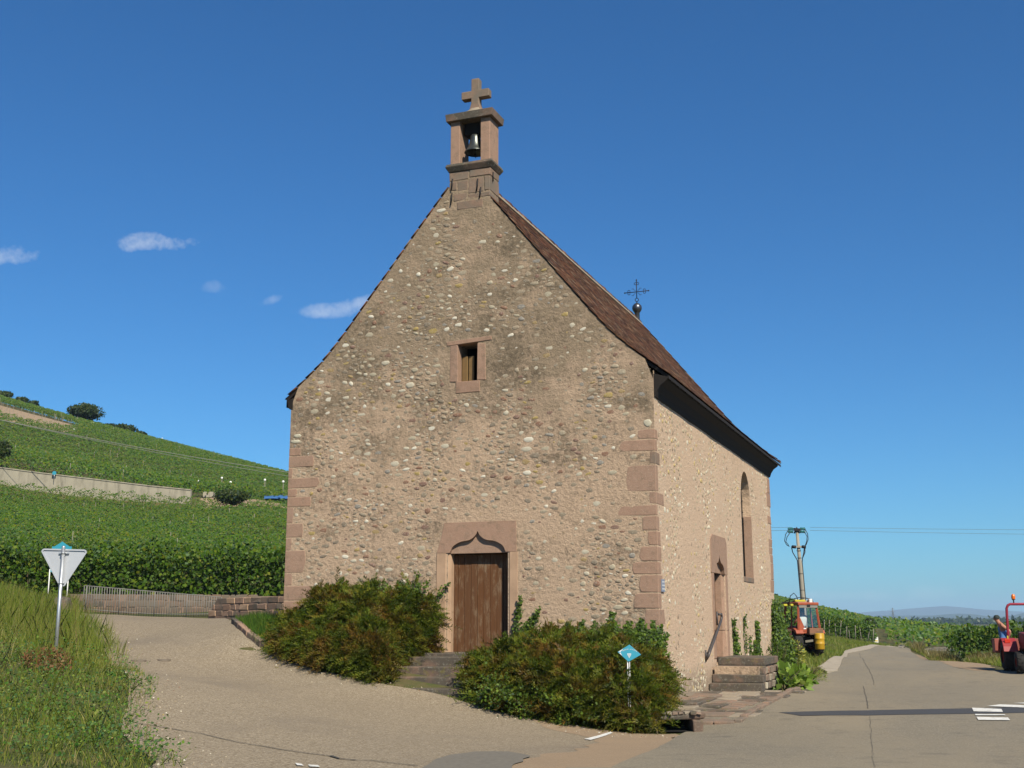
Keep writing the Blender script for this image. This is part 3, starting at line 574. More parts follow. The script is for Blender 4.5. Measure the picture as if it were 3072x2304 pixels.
# door surround
door = ch(link(bpy.data.objects.new('portal', MB().prism([(DX0-.33, .7), (DX0-.33, 3.245), (DX0-.09, 3.245), (DX0-.09, .7)], lambda a, b: (a, -.02, b), lambda a, b: (a, .02, b)).mesh('portal', SAND)), chapel)) if False else None
def jamb(xo, xi, sg, parent, name='jamb', z0=.7, z1=3.245):
    pl_ = [(xo, -.018), (xi-sg*.10, -.018), (xi-sg*.03, .035), (xi, .11), (xi, .5), (xo, .5)]
    n = len(pl_); m = MB(); m.add([(a, b, z0) for a, b in pl_]+[(a, b, z1) for a, b in pl_], [tuple(range(n)), tuple(range(n, 2*n))]+[(i, (i+1) % n, n+(i+1) % n, n+i) for i in range(n)])
    return ch(m.build(name, JAMB, parent, .006))
t = NT('pale_sandstone'); JAMB = t.bsdf(t.mix(t.ramp(t.noise(1.6, 6, .7), [(.4, 0.), (.7, .8)]), (.46, .31, .205), (.31, .205, .135)), .9, 0, t.bump(t.noise(50, 4), .4, .01), .15)
portal = ch(MB().box((-4.23, .15, .98), (1.55, .5, .06)).build('doorway', SLAB, chapel, .01))     # threshold slab carries the doorway's parts
jamb(DX0-.33, DX0, 1, portal); jamb(DX1+.28, DX1, -1, portal)
arch = ogee(DX0+.0, DX1+.0, 3.25, 3.74)
m = MB(); outl = [(DX0-.33, 3.25), (DX0-.22, 3.6), (DX0-.14, 3.95), (DX1+.25, 3.95), (DX1+.26, 3.25)]+arch[::-1]
m.prism(outl, lambda a, b: (a, -.02, b), lambda a, b: (a, .085, b)); ch(m.build('lintel', SAND, portal, .008))
m = MB(); m.prism([(DX0-.03, 3.235), (DX1+.03, 3.235)]+[(a*1.0, b+.04) for a, b in arch[::-1]], lambda a, b: (a, .06, b), lambda a, b: (a, .5, b)); ch(m.build('tympanum', SAND, portal, .006))
xx = DX0+.005; wds = [.10, .165, .17, .165, .155, .17, .16, .17, .15]; sc = (DX1-DX0-.01)/sum(wds)
for i, w in enumerate(wds):
    w *= sc; ch(MB().box((xx+w/2, .265+random.uniform(-.004, .004), 2.115), (w-.008, .04, 2.21)).build('plank', DOORW, portal, .006)); xx += w
ch(MB().box((-4.23, .30, 2.1), (1.44, .02, 2.3)).build('door_backing', DARKW, portal))

# attic opening
aw = ch(MB().box((-4.5, .1, 7.15), (.62, .24, .27), jit=.012).build('attic_window', SAND, chapel, .012, label='small attic opening with a plank shutter ajar'))
M = Matrix.Rotation(-.05, 3, 'Y'); ch(MB().box((-4.48, .1, 8.265), (1.16, .24, .10), M=M).build('lintel', SAND, aw, .01))
ch(MB().box((-4.865, .1, 7.735), (.20, .24, .89), jit=.012).build('jamb', SAND, aw, .012)); ch(MB().box((-4.16, .1, 7.735), (.22, .24, .89), jit=.012).build('jamb', SAND, aw, .012))
for i, w in enumerate((.17, .15)): ch(MB().box((-4.68+i*.165, .22+i*.012, 7.61+(-.01)*i), (.155, .03, .66+.03*i), rz=-.25).build('shutter_plank', PLANK, aw, .004))
# lancet window
lw = ch(MB().prism([(y, z) for y, z in lanc], lambda y, z: (-.24, y, z), lambda y, z: (-.27, y, z)).build('lancet_window', simple('old_glass', (.012, .013, .014), .25, 0, .3, 6, .5), chapel))
bars = MB()
for y in np.linspace(WY0+.2, WY1-.2, 5): bars.beam((-.235, y, 3.0), (-.235, y, 5.7), .015, .012, (1, 0, 0))
for z in np.arange(3.3, 5.8, .35): bars.beam((-.232, WY0, z), (-.232, WY1, z), .015, .012)
ch(bars.build('lattice', IRON, lw))
ch(MB().box((-.10, WY1-.03, 3.95), (.24, .06, 1.9)).build('jamb', SAND, lw, .004)); ch(MB().box((-.11, (WY0+WY1)/2, 2.93), (.26, WY1-WY0+.12, .16)).build('sill', SANDG, lw, .02))
for z in (3.6, 5.0): ch(MB().beam((-.02, WY0+.02, z), (-.16, WY0+.12, z), .03, .03).build('hinge_pin', IRON, lw))
# side doorway
sd = ch(MB().prism([(5.88, .75), (7.37, .75), (7.37, 3.1), (6.62, 3.5), (5.88, 3.1)], lambda y, z: (-.26, y, z), lambda y, z: (-.30, y, z)).build('side_doorway', DOORW, chapel))
a2 = ogee(5.98, 7.28, 2.95, 3.46); m = MB()
m.prism([(5.55, 2.95), (5.55, 3.82), (5.75, 3.95), (7.5, 3.95), (7.68, 3.8), (7.68, 2.95)]+a2[::-1], lambda y, z: (.02, y, z), lambda y, z: (-.12, y, z)); ch(m.build('lintel', SAND, sd, .01))
m = MB(); m.prism([(5.95, 2.97), (7.31, 2.97)]+[(y, z+.03) for y, z in a2[::-1]], lambda y, z: (-.09, y, z), lambda y, z: (-.2, y, z)); ch(m.build('tympanum', SAND, sd, .006))
for ya, yb, s in ((5.6, 5.98, 1), (7.66, 7.28, -1)):
    pl_ = [(ya, .018), (yb-s*.12, .018), (yb-s*.03, -.06), (yb, -.10), (yb, -.4), (ya, -.4)]; n = 6
    for z0, z1 in ((.76, 1.45), (1.46, 2.94)):
        g_ = 1.12 if z0 < 1 else 1.; m = MB(); m.add([(x, ya+(y-ya)*g_, z0) for y, x in pl_]+[(x, y, z1) for y, x in pl_], [tuple(range(n)), tuple(range(n, 2*n))]+[(i, (i+1) % n, n+(i+1) % n, n+i) for i in range(n)]); ch(m.build('jamb', SAND, sd, .008))
# plaque
pq = ch(MB().box((.02, .33, 2.46), (.02, .26, .27)).build('plaque', simple('plaque_grey', (.23, .26, .34), .5, 0, .1, 9), wall, .004))
tl = MB()
for r_ in range(3):
    for k in range(2): tl.box((.0315, .28+k*.1, 2.54-r_*.075), (.002, .06, .03))
ch(tl.build('inscription', WHITE, pq, kind='stuff'))

# pebbles set in the mortar
def pebble(seed, box=False):
    rr = random.Random(seed); n = 7; V = []; Fq = []; ph = rr.uniform(0, 6)
    rad = [(1 if not box else min(1/max(abs(cos(a)), 1e-3), 1/max(abs(sin(a)), 1e-3))*.82)*rr.uniform(.66, 1.12) for a in [2*pi*k/n for k in range(n)]]
    for s, h in ((1.0, -.5), (.97, .25), (.66, .85)):
        for k in range(n): a = 2*pi*k/n; V.append((cos(a)*rad[k]*s, sin(a)*rad[k]*s, h+rr.uniform(-.06, .06)))
    V.append((0, 0, 1.0)); 
    for i in range(2):
        for k in range(n): a, b = i*n+k, i*n+(k+1) % n; Fq += [(a, b, b+n), (a, b+n, a+n)]
    for k in range(n): Fq.append((2*n+k, 2*n+(k+1) % n, 3*n))
    return np.array(V), np.array(Fq)
PEB = [pebble(i, i % 3 == 2) for i in range(14)]
PEBME = [mesh_np('stone', v, f, STONE1, True) for v, f in PEB]
def sample_face(u0, u1, v0, v1, ok, n, smin, smax, pw, asp):
    cell = {}; out = []
    sizes = sorted([smin+(smax-smin)*random.random()**pw for _ in range(n)], reverse=True)
    for s in sizes:
        for _ in range(14):
            u, v = random.uniform(u0, u1), random.uniform(v0, v1)
            dn = noise.noise((u*.7, v*.7, 2.2))+.5*noise.noise((u*2., v*2., 7.))
            if random.random() > .72+.7*dn: continue
            a = s*random.uniform(*asp); b = s/random.uniform(*asp)
            if not ok(u, v, a): continue
            gi, gj = int(u/.35), int(v/.35)
            if any(((u-q[0])/(a+q[2]))**2+((v-q[1])/(b+q[3]))**2 < 1.15 for i in (-1, 0, 1) for j in (-1, 0, 1) for q in cell.get((gi+i, gj+j), ())): continue
            cell.setdefault((gi, gj), []).append((u, v, a, b)); out.append((u, v, a, b)); break
    return out
def lim_front(u, v, a):
    if abs(u-XC) > np.interp(v, [6.9, 7.1], [4.6, 9]) or v > zroof(u-XC)-.16-a: return False
    if v > 11.3 and abs(u+4.5) < .6: return False
    if DX0-.42-a < u < DX1+.36+a and v < 4.02+a: return False
    if -5.1-a < u < -3.85+a and 6.95-a < v < 8.4+a: return False
    for z0, z1, w, _, _ in ZR:
        if z0-a*.6 < v < z1+a*.6 and u > -w-a*1.1: return False
    for z0, z1, w in ZL:
        if z0-a*.6 < v < z1+a*.6 and u < XL+w+a*1.1: return False
    return u < -a-.03 and u > XL+a+.03
def lim_side(u, v, a):
    if WY0-.1-a < u < WY1+.1+a and 2.8 < v < 6.3+a: return False
    if 5.45-a < u < 7.8+a and v < 4.05+a: return False
    for z0, z1, _, sy, _ in ZR:
        if z0-a*.6 < v < z1+a*.6 and u < sy+a*1.1: return False
    return .12 < u < LEN-.3 and v < 6.8 and not (0.1 < u < .55 and 2.25 < v < 2.7)
fs_ = sample_face(XL, 0, .3, 12.2, lim_front, 15000, .008, .088, 4.0, (1.0, 1.7))
ss_ = sample_face(0, LEN, 0, 6.8, lim_side, 7000, .010, .085, 3.0, (.9, 1.4))
# rubble plinth at the foot of the side wall
ss_ += sample_face(0.1, 4.6, .02, .75, lambda u, v, a: v < .75-.06*u and u > .12, 220, .03, .085, 1.2, (.9, 1.3))
allst = [(a*b*(1 if i < len(fs_) else .28), i) for i, (u, v, a, b) in enumerate(fs_+ss_)]; allst.sort(reverse=True); big = {i for _, i in allst[:300]}
SV, SF = [], []; nb = 0; SS, SG = [], []; nb2 = 0
for i, (u, v, a, b) in enumerate(fs_+ss_):
    k = random.randrange(len(PEB)); c = min(a, b)*random.uniform(.06, .26); rot = random.uniform(-.35, .35); fr = i < len(fs_)
    if i in big:
        o = piece('stone', PEBME[k], wall, (u, .004, v) if fr else (-.004, u, v), (pi/2, 0, 0) if fr else (pi/2, 0, pi/2), (a, b, c)); ch(o)
    else:
        pv, pf = PEB[k]; x = pv[:, 0]*a; y = pv[:, 1]*b; w = pv[:, 2]*c; x, y = x*cos(rot)-y*sin(rot), x*sin(rot)+y*cos(rot)
        if fr: SV.append(np.stack([u+x, .004-w, v+y], 1)); SF.append(pf+nb); nb += len(pv)
        else: SS.append(np.stack([-.004+w, u+x, v+y], 1)); SG.append(pf+nb2); nb2 += len(pv)
ch(link(bpy.data.objects.new('small_stones', mesh_np('small_stones', np.concatenate(SS), np.concatenate(SG), STONEL, True)), wall, kind='stuff'))
ch(link(bpy.data.objects.new('small_stones', mesh_np('small_stones', np.concatenate(SV), np.concatenate(SF), STONES, True)), wall, kind='stuff'))
# spalls of white limestone near the corners
for x, z, a, b in ((-.15, 6.02, .11, .13), (XL+.17, 6.10, .17, .07), (XL+.22, 6.24, .13, .075)): ch(MB().add(*[(np.column_stack([x+PEB[2][0][:, 0]*a, -PEB[2][0][:, 2]*.012, z+PEB[2][0][:, 1]*b])).tolist(), PEB[2][1].tolist()], True).build('stone', simple('white_limestone', (.50, .46, .35), .9, 0, .3, 12, .1, .5), wall))

# roof: deck, eaves, tiles
def slope_pt(s, sg):  # distance down the slope -> (x,z), tangent
    d = np.r_[0, np.cumsum(np.hypot(np.diff(PROF[:, 0]), np.diff(PROF[:, 1])))]; x = np.interp(s, d, PROF[:, 0]); z = np.interp(s, d, PROF[:, 1])
    x2 = np.interp(s+.05, d, PROF[:, 0]); z2 = np.interp(s+.05, d, PROF[:, 1]); x1 = np.interp(s-.05, d, PROF[:, 0]); z1 = np.interp(s-.05, d, PROF[:, 1])
    return x, z, (x2-x1), (z2-z1), d[-1]
Y0, Y1 = -.03, 16.35
pr_ = [(d, z-.035) for d, z in PROF]; und = [(d, z-.115) for d, z in PROF[::-1]]
m = MB()
for sg in (-1, 1):
    cut = .74 if sg > 0 else .40; top_ = lambda d: (d, float(np.interp(d, PROF[:, 0], PROF[:, 1]))-.035)
    for lo_, hi_, ya in ((0, cut, .6), (cut, 5.1, .03)):
        seg = [top_(max(lo_, 1e-4))]+[q for q in pr_ if lo_ < q[0] < hi_]+[top_(min(hi_, 5.02))]; seg = [(min(d, 4.84), z) for d, z in seg] if sg < 0 else seg; poly = [(XC+sg*d, z) for d, z in seg+[(d, z-.08) for d, z in seg[::-1]]]
        m.prism(poly, lambda a, b: (a, ya, b), lambda a, b: (a, Y1-.03, b))
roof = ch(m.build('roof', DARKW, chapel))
m = MB()
for sg in (-1, 1):
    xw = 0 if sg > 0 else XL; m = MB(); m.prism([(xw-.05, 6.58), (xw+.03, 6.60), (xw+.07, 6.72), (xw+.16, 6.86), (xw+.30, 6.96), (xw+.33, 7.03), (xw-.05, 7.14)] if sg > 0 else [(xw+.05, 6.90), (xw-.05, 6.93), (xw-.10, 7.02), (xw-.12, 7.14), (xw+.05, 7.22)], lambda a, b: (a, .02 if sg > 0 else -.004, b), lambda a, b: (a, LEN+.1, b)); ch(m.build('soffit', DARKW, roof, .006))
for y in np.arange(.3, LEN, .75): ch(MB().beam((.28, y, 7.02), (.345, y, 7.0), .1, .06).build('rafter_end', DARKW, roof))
tw, te, tlen = .168, .158, .30; tv = np.array([(x, y, z) for x in (-.5, .5) for y in (0, 1) for z in (0, 1)], float)
tq = np.array([(0, 2, 3, 1), (4, 5, 7, 6), (0, 1, 5, 4), (2, 6, 7, 3), (1, 3, 7, 5), (0, 4, 6, 2)])
TME = mesh_np('tile', tv*[tw-.006, tlen, .011], tq, TILE1)
TV, TF = [], []; nb = 0; cnt = 0; ntile = 0
ncol = int((Y1-Y0)/tw); total = slope_pt(0, 1)[4]; nrow = int(total/te)
for sg in (1, -1):
    for r_ in range(nrow):
        s = total-r_*te; x, z, tx, tz, _ = slope_pt(s, sg)
        if x < .08 or (sg < 0 and x > 4.9): continue
        up_ = Vector((-tx*sg, 0, -tz)).normalized(); nrm = Vector((-tz*sg*1., 0, tx)).normalized(); nrm = nrm if nrm.z > 0 else -nrm
        for c in range(ncol):
            y = Y0+(c+.5+(.5 if r_ % 2 else 0))*tw
            if y > Y1 or (y < .62 and x < (.86 if sg > 0 else .52)): continue
            lift = .012+random.uniform(-.003, .004); ya = Vector((0, 1, 0)); tl_ = random.uniform(-.02, .02); upv = (up_-nrm*(.038+random.uniform(-.008, .012))+ya*tl_).normalized(); nn = ya.cross(upv); nn = nn if nn.dot(nrm) > 0 else -nn
            p = Vector((XC+sg*(x), y, z))+nrm*lift-up_*random.uniform(0, .012)
            M3 = Matrix((ya*(1), upv, nn)).transposed(); ntile += 1
            if sg > 0 and c < 6 and cnt < 300:
                o = piece('tile', TME, roof); o.matrix_local = Matrix.Translation(p)@M3.to_4x4(); cnt += 1
            else:
                A = np.array(M3); TV.append((tv*[tw-.006, tlen, .011])@A.T+np.array(p)); TF.append(tq+nb); nb += 8
ch(link(bpy.data.objects.new('tiles', mesh_np('tiles', np.concatenate(TV), np.concatenate(TF), TILES)), roof, kind='stuff'))
# half-round ridge tiles bedded in mortar
hr = []
for i, a in enumerate(np.linspace(-.15, pi+.15, 8)): hr.append((.13*cos(a), .13*sin(a)))
m = MB(); m.add([(x, 0, z) for x, z in hr]+[(x*1.12, .40, z*1.12) for x, z in hr]+[(x*.82, 0, z*.82) for x, z in hr]+[(x*.95, .40, z*.95) for x, z in hr],
      [(i, i+1, 9+i, 8+i) for i in range(7)]+[(16+i, 17+i, 25+i, 24+i) for i in range(7)]+[(i, i+1, 17+i, 16+i) for i in range(7)]+[(8+i, 9+i, 25+i, 24+i) for i in range(7)], True)
RME = m.mesh('ridge_tile', TILE1)
for i in range(41): ch(piece('ridge_tile', RME, roof, (XC+random.uniform(-.01, .01), .70+i*.38, 12.66+random.uniform(-.01, .01)), (random.uniform(-.02, .02), 0, 0)))
m = MB()
for sg in (-1, 1): m.prism([(XC+sg*.06, 12.66), (XC+sg*.17, 12.535), (XC+sg*.20, 12.56), (XC+sg*.12, 12.70)], lambda a, b: (a, .6, b), lambda a, b: (a, Y1, b))
ch(m.build('ridge_mortar', MORT2, roof))
m = MB()   # rear verge: mortar fillet and projecting tiles
for sg in (1, -1):
    for i in range(len(PROF)-1): m.beam((XC+sg*PROF[i][0], Y1-.02, PROF[i][1]+.03), (XC+sg*PROF[i+1][0], Y1-.02, PROF[i+1][1]+.03), .14, .05)
ch(m.build('verge_mortar', MORT2, roof))
m = MB()
for sg in (1, -1):
    for s in np.arange(.3, total-.05, .42):
        x, z, tx, tz, _ = slope_pt(s, sg); x2, z2 = slope_pt(s+.40, sg)[:2]; m.beam((XC+sg*x, Y1-.03, z+.065), (XC+sg*x2, Y1-.03, z2+.095), .17, .03)
ch(m.build('verge_tiles', TILES, roof, kind='stuff'))

# bell turret
BX0, BX1, BY1 = -5.03, -3.97, .58; bx = (BX0+BX1)/2
tur = ch(MB().box((bx, .29, 12.0), (BX1-BX0, BY1, 1.3)).build('bell_turret', MORTAR, chapel, .01))
def blk(x0, x1, z0, z1, mat=SAND): return ch(MB().box(((x0+x1)/2, .29, (z0+z1)/2), (x1-x0, BY1+.024, z1-z0), jit=.008).build('block', mat, tur, .012))
for x0, x1, z0, z1 in [(-5.045, -4.53, 12.37, 12.60), (-4.50, -3.955, 12.42, 12.60), (-4.82, -4.54, 12.10, 12.34), (-4.52, -4.12, 12.0, 12.38), (-4.1, -3.955, 12.02, 12.38), (-5.04, -4.84, 12.12, 12.34), (-4.92, -4.56, 11.84, 12.02), (-4.54, -3.96, 11.86, 11.97), (-4.83, -4.15, 11.60, 11.80)]: blk(x0, x1, z0, z1, random.choice([SAND, SANDG, SANDG, SANDG]) if z0 > 12.3 else SANDG)
def slab(z0, z1, o0, o1, mat=SLAB, name='slab'):
    m = MB(); a = [(BX0-o0, -o0), (BX1+o0, -o0), (BX1+o0, BY1+o0), (BX0-o0, BY1+o0)]; b = [(BX0-o1, -o1), (BX1+o1, -o1), (BX1+o1, BY1+o1), (BX0-o1, BY1+o1)]
    m.add([(x, y, z0) for x, y in a]+[(x, y, z1) for x, y in b], [(0, 1, 2, 3), (4, 5, 6, 7)]+[(i, (i+1) % 4, 4+(i+1) % 4, 4+i) for i in range(4)]); return ch(m.build(name, mat, tur, .012))
slab(12.60, 12.72, .03, .10); slab(12.722, 12.80, .10, .07); slab(13.93, 14.12, .09, .11); slab(14.122, 14.20, .02, -.25)
for x0, x1 in ((BX0, BX0+.25), (BX1-.25, BX1)): ch(MB().box(((x0+x1)/2, .29, 13.365), (x1-x0, BY1, 1.13)).build('post', SAND, tur, .015))
m = MB(); cx = -4.46; cy = .29
poly = [(-.26, 14.15), (-.15, 14.30), (-.11, 14.45), (-.105, 14.60), (-.375, 14.60), (-.375, 14.80), (-.105, 14.80), (-.105, 15.12), (.105, 15.12), (.105, 14.80), (.375, 14.80), (.375, 14.60), (.105, 14.60), (.11, 14.45), (.15, 14.30), (.26, 14.15)]
m.prism(poly, lambda a, b: (cx+a, cy-.10, b), lambda a, b: (cx+a, cy+.10, b)); ch(m.build('cross', SANDG, tur, .02))
ch(MB().lathe([(.40, 14.13), (.33, 14.19), (.22, 14.25), (.14, 14.33), (0, 14.34)], (cx, cy, 0), 4).build('cross_base', MORT2, tur))
for x, z0, z1 in ((-4.96, 12.13, 12.42), (-4.97, 11.75, 12.05), (-4.28, 12.02, 12.33), (-4.20, 11.83, 12.10), ): ch(MB().tube([(x+.01, -.035, z1), (x, -.03, (z0+z1)/2), (x-.02, -.035, z0)], .017, 6).build('wall_anchor', IRON, tur))
ch(MB().tube([(BX1+.03, .15, 12.28), (BX1+.03, .15, 12.52)], .017, 6).build('wall_anchor', IRON, tur))
# bell (hangs in the turret)
bell = empty('bell', (-4.46, .24, 13.12), 'dark bronze bell hanging in the stone turret', 'bell')
prof = [(.0, .43), (.09, .43), (.115, .40), (.125, .33), (.14, .24), (.165, .15), (.20, .08), (.25, .02), (.26, .0), (.24, -.012), (.20, .03), (.15, .14), (.11, .34), (0, .39)]
MB().lathe([(r*1.06, z*1.08+.02) for r, z in prof], (0, 0, 0), 28).build('bell_body', BRONZE, bell)
MB().tube([(0, 0, .34), (0, 0, -.02)], .012, 6).lathe([(0, -.06), (.03, -.045), (.035, -.02), (.02, .0), (0, .01)], (0, 0, 0), 10).tube([(0, 0, -.05), (.02, 0, -.13)], .008, 6).build('clapper', IRON, bell)
MB().box((0, .10, .655), (.555, .30, .30)).tube([(-.05, 0, .41), (-.05, 0, .5)], .015, 6).tube([(.05, 0, .41), (.05, 0, .5)], .015, 6).build('yoke', DARKW, bell, .01)
# iron finial on the far end of the ridge
fin = ch(MB().lathe([(.13, 12.45), (.10, 12.6), (.095, 13.02), (.11, 13.04), (.165, 13.12), (.185, 13.2), (.17, 13.29), (.11, 13.36), (.03, 13.41), (0, 13.42)], (XC, 16.2, 0), 14).build('finial', LEAD, chapel))
m = MB(); X, Y = XC, 16.2; zc = 13.84
m.tube([(X, Y, 13.4), (X, Y, 13.47)], .018, 6); m.tube([(X+.065*cos(a), Y, 13.53+.065*sin(a)) for a in np.linspace(0, 2*pi, 13)[:-1]], .014, 6, closed=True)
m.tube([(X, Y, 13.59), (X, Y, 14.3)], .016, 6); m.tube([(X-.46, Y, zc), (X+.46, Y, zc)], .016, 6)
for dx, dz in ((0, .46), (.46, 0), (-.46, 0)): m.lathe([(0, -.03), (.026, -.02), (.03, 0), (.026, .02), (0, .03)], (X+dx, Y, zc+dz), 8)
for dx, dz, hx in ((.30, 0, 1), (-.30, 0, 1), (0, .32, 0)):
    for s in (-1, 1):
        c0 = (X+dx, zc+dz+s*.045) if hx else (X+dx+s*.045, zc+dz); m.tube([(c0[0]+.045*cos(a), Y, c0[1]+.045*sin(a)) for a in np.linspace(0, 2*pi, 11)[:-1]], .011, 5, closed=True)
for sx in (-1, 1):
    for sz in (-1, 1): m.tube([(X+sx*(.04+.12*t_+.02*sin(5*t_)), Y, zc+sz*(.04+.15*t_-.05*t_*t_)) for t_ in np.linspace(0, 1, 6)]+[(X+sx*.19, Y, zc+sz*.11)], .008, 5)
ch(m.build('iron_cross', IRON, fin))

# front steps
st = empty('front_steps', (-4.3, -1, .3), 'worn grey stone steps rising to the wooden front door', 'steps')
def stp(parent, x0, x1, y0, y1, z0, z1, mat=SLAB, name='step', bev=.02): o = MB().box(((x0+x1)/2, (y0+y1)/2, (z0+z1)/2), (x1-x0, y1-y0, z1-z0), jit=.006).build(name, mat, parent, bev); return ch(o)
stp(st, -5.45, -3.05, -.62, -.02, .55, 1.0); stp(st, -5.5, -3.0, -1.0, -.625, .45, .93); stp(st, -5.6, -2.9, -1.36, -1.003, .25, .73); stp(st, -5.78, -2.85, -1.72, -1.363, .05, .535)
stp(st, -5.75, -2.7, -2.3, -1.723, -.05, .33)
# side steps
s2 = empty('side_steps', (.7, 6, 0), 'lichen-spotted stone steps with rubble flank below the side door', 'steps')
zs = [-.02, .195, .39, .585, .78]
for i in range(4): stp(s2, .02, (1.33, 1.30, 1.26, 1.22)[i], 4.75+i*.40, (4.75+i*.4+.42) if i < 3 else 8.2, zs[i]+.002, zs[i+1])
fl = MB().box((.62, 6.7, .28), (1.10, 2.9, .60)).build('flank', MORTAR, s2); ch(fl)
for r_ in range(3):
    y = 5.2+r_*.12
    while y < 8.1:
        w = random.uniform(.14, .34); ch(MB().box((1.19+random.uniform(-.01, .03), y+w/2, .10+r_*.185), (.12, w-.025, .165), jit=.014).build('stone', random.choice([SLAB, STONE1, SANDG]), fl, .02)); y += w
hr_ = MB().tube([(.03, 4.5, .78), (.10, 4.42, .86), (.12, 4.5, .95), (.12, 6.0, 1.70), (.12, 6.15, 1.80), (.12, 6.12, 1.88), (.04, 6.05, 1.88)], .034, 8)
hr_.tube([(.02, 4.55, .92), (.12, 4.55, .96)], .016, 6).tube([(.02, 6.03, 1.60), (.02, 6.03, 1.95)], .022, 6).tube([(.02, 4.5, .72), (.02, 4.5, 1.0)], .022, 6)
hr_.build('handrail', simple('rail_steel', (.10, .09, .09), .5, .5, .2), None, label='dark steel handrail fixed beside the side steps', cat='handrail')

# stone apron and the drain under it
ap = empty('stone_apron', (.8, 1, -.1), 'uneven stone slabs paving the foot of the side wall', 'paving')
def apz(x, y): return -.06-.035*max(0, -y)-.02*x
yy = -2.2
while yy < 5.6:
    dy = random.uniform(.55, .95); xx = .04 if yy > -.1 else .25
    xm = 1.45+.08*yy if yy > 0 else 1.75
    while xx < xm:
        w = random.uniform(.35, .75); q = MB().box((xx+w/2, yy+dy/2, h1(xx+w/2, yy+dy/2)-.045), (w-.02, dy-.02, .14), rz=random.uniform(-.04, .04), jit=.018).build('slab', random.choice([SLAB, SANDG, SLAB, MORT2]), ap, .02); ch(q); xx += w
    yy += dy
yy = -2.1
while yy < 8.5:
    w = random.uniform(.5, .9); xk = np.interp(yy, [-2.1, 0, 4, 8.5], [2.0, 1.95, 1.95, 1.75]); ch(MB().box((xk, yy+w/2, h1(xk, yy)-.02), (.14, w-.02, .20), rz=.02, jit=.012).build('kerb_stone', SANDG, ap, .02)); yy += w
a, b = gnd(1972, 2197), gnd(2078, 2197); ang = math.atan2(b[1]-a[1], b[0]-a[0]); mid = (a+b)/2; Lw = np.linalg.norm((b-a)[:2]); ez = Vector((cos(ang), sin(ang), 0)); ny = Vector((-sin(ang), cos(ang), 0))
dr = empty('road_drain', tuple(mid), 'dark rectangular drain mouth under a crumbling stone lip', 'drain', rz=ang)
MB().box((0, .45, .27), (Lw+.5, .9, .10), jit=.03).build('lip', SLAB, dr, .03)
for s in (-1, 1): MB().box((s*(Lw/2+.10), .28, .08), (.2, .7, .30), jit=.03).build('cheek', SLAB, dr, .03)
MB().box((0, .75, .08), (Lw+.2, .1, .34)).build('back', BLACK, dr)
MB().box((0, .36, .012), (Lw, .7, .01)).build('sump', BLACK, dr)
for i in range(9): MB().box((-Lw/2-.1+i*.11, .02+random.uniform(-.03, .03), .33+random.uniform(-.01, .01)), (.09, .1, .05), jit=.015, rz=random.uniform(-.3, .3)).build('rubble', random.choice([SLAB, MORT2, SANDG]), dr, .01)

# ------------------------------------------------------------------ vegetation
VINE = leafmat('vine_leaf', [(0, (.027, .080, .004)), (.3, (.052, .130, .005)), (.55, (.078, .172, .006)), (.8, (.115, .205, .007)), (.95, (.175, .215, .009)), (1, (.22, .17, .02))], [(0, (.038, .092, .004)), (.5, (.082, .155, .006)), (.85, (.140, .185, .009)), (1, (.18, .17, .02))], .14)
NEARV = leafmat('near_vine_leaf', [(0, (.028, .066, .009)), (.35, (.054, .115, .012)), (.7, (.092, .17, .016)), (.93, (.15, .21, .022)), (1, (.19, .2, .025))])
SHRUB = leafmat('shrub_needles', [(0, (.026, .050, .008)), (.3, (.060, .094, .011)), (.6, (.115, .152, .017)), (.85, (.18, .19, .024)), (1, (.23, .20, .03))],
                [(0, (.055, .034, .009)), (.35, (.12, .066, .014)), (.6, (.18, .098, .02)), (.85, (.14, .135, .02)), (1, (.24, .15, .03))], 2.0, .3, edges=(.46, .62), tint=True)
IVY = leafmat('ivy_leaf', [(0, (.03, .055, .012)), (.4, (.06, .11, .016)), (.75, (.11, .18, .025)), (1, (.18, .26, .035))])
GRASS = leafmat('meadow_grass', [(0, (.13, .20, .026)), (.35, (.22, .29, .04)), (.65, (.33, .34, .065)), (.88, (.44, .38, .12)), (1, (.56, .47, .24))], [(0, (.14, .23, .028)), (.6, (.23, .32, .038)), (1, (.38, .38, .085))], .5, .5)
CLOVER = leafmat('clover', [(0, (.036, .10, .014)), (.5, (.075, .165, .022)), (.85, (.14, .24, .032)), (1, (.25, .29, .06))])
DRYG = leafmat('dry_grass', [(0, (.20, .15, .06)), (.5, (.30, .235, .10)), (.8, (.18, .16, .05)), (1, (.40, .33, .18))])
TREEL = leafmat('tree_leaf', [(0, (.022, .042, .010)), (.4, (.038, .066, .013)), (.8, (.062, .09, .018)), (1, (.10, .11, .03))])
BARK = simple('bark', (.085, .065, .045), .9, 0, .3, 12, .1, .5); POSTW = simple('grey_stake', (.22, .20, .165), .85, 0, .25, 12); YELL = leafmat('golden_leaf', [(0, (.16, .19, .03)), (.5, (.34, .34, .05)), (1, (.52, .50, .12))])
BROAD = leafmat('broad_leaf', [(0, (.10, .18, .025)), (.5, (.19, .30, .04)), (.85, (.30, .42, .07)), (1, (.42, .52, .15))], None, 1, .4)

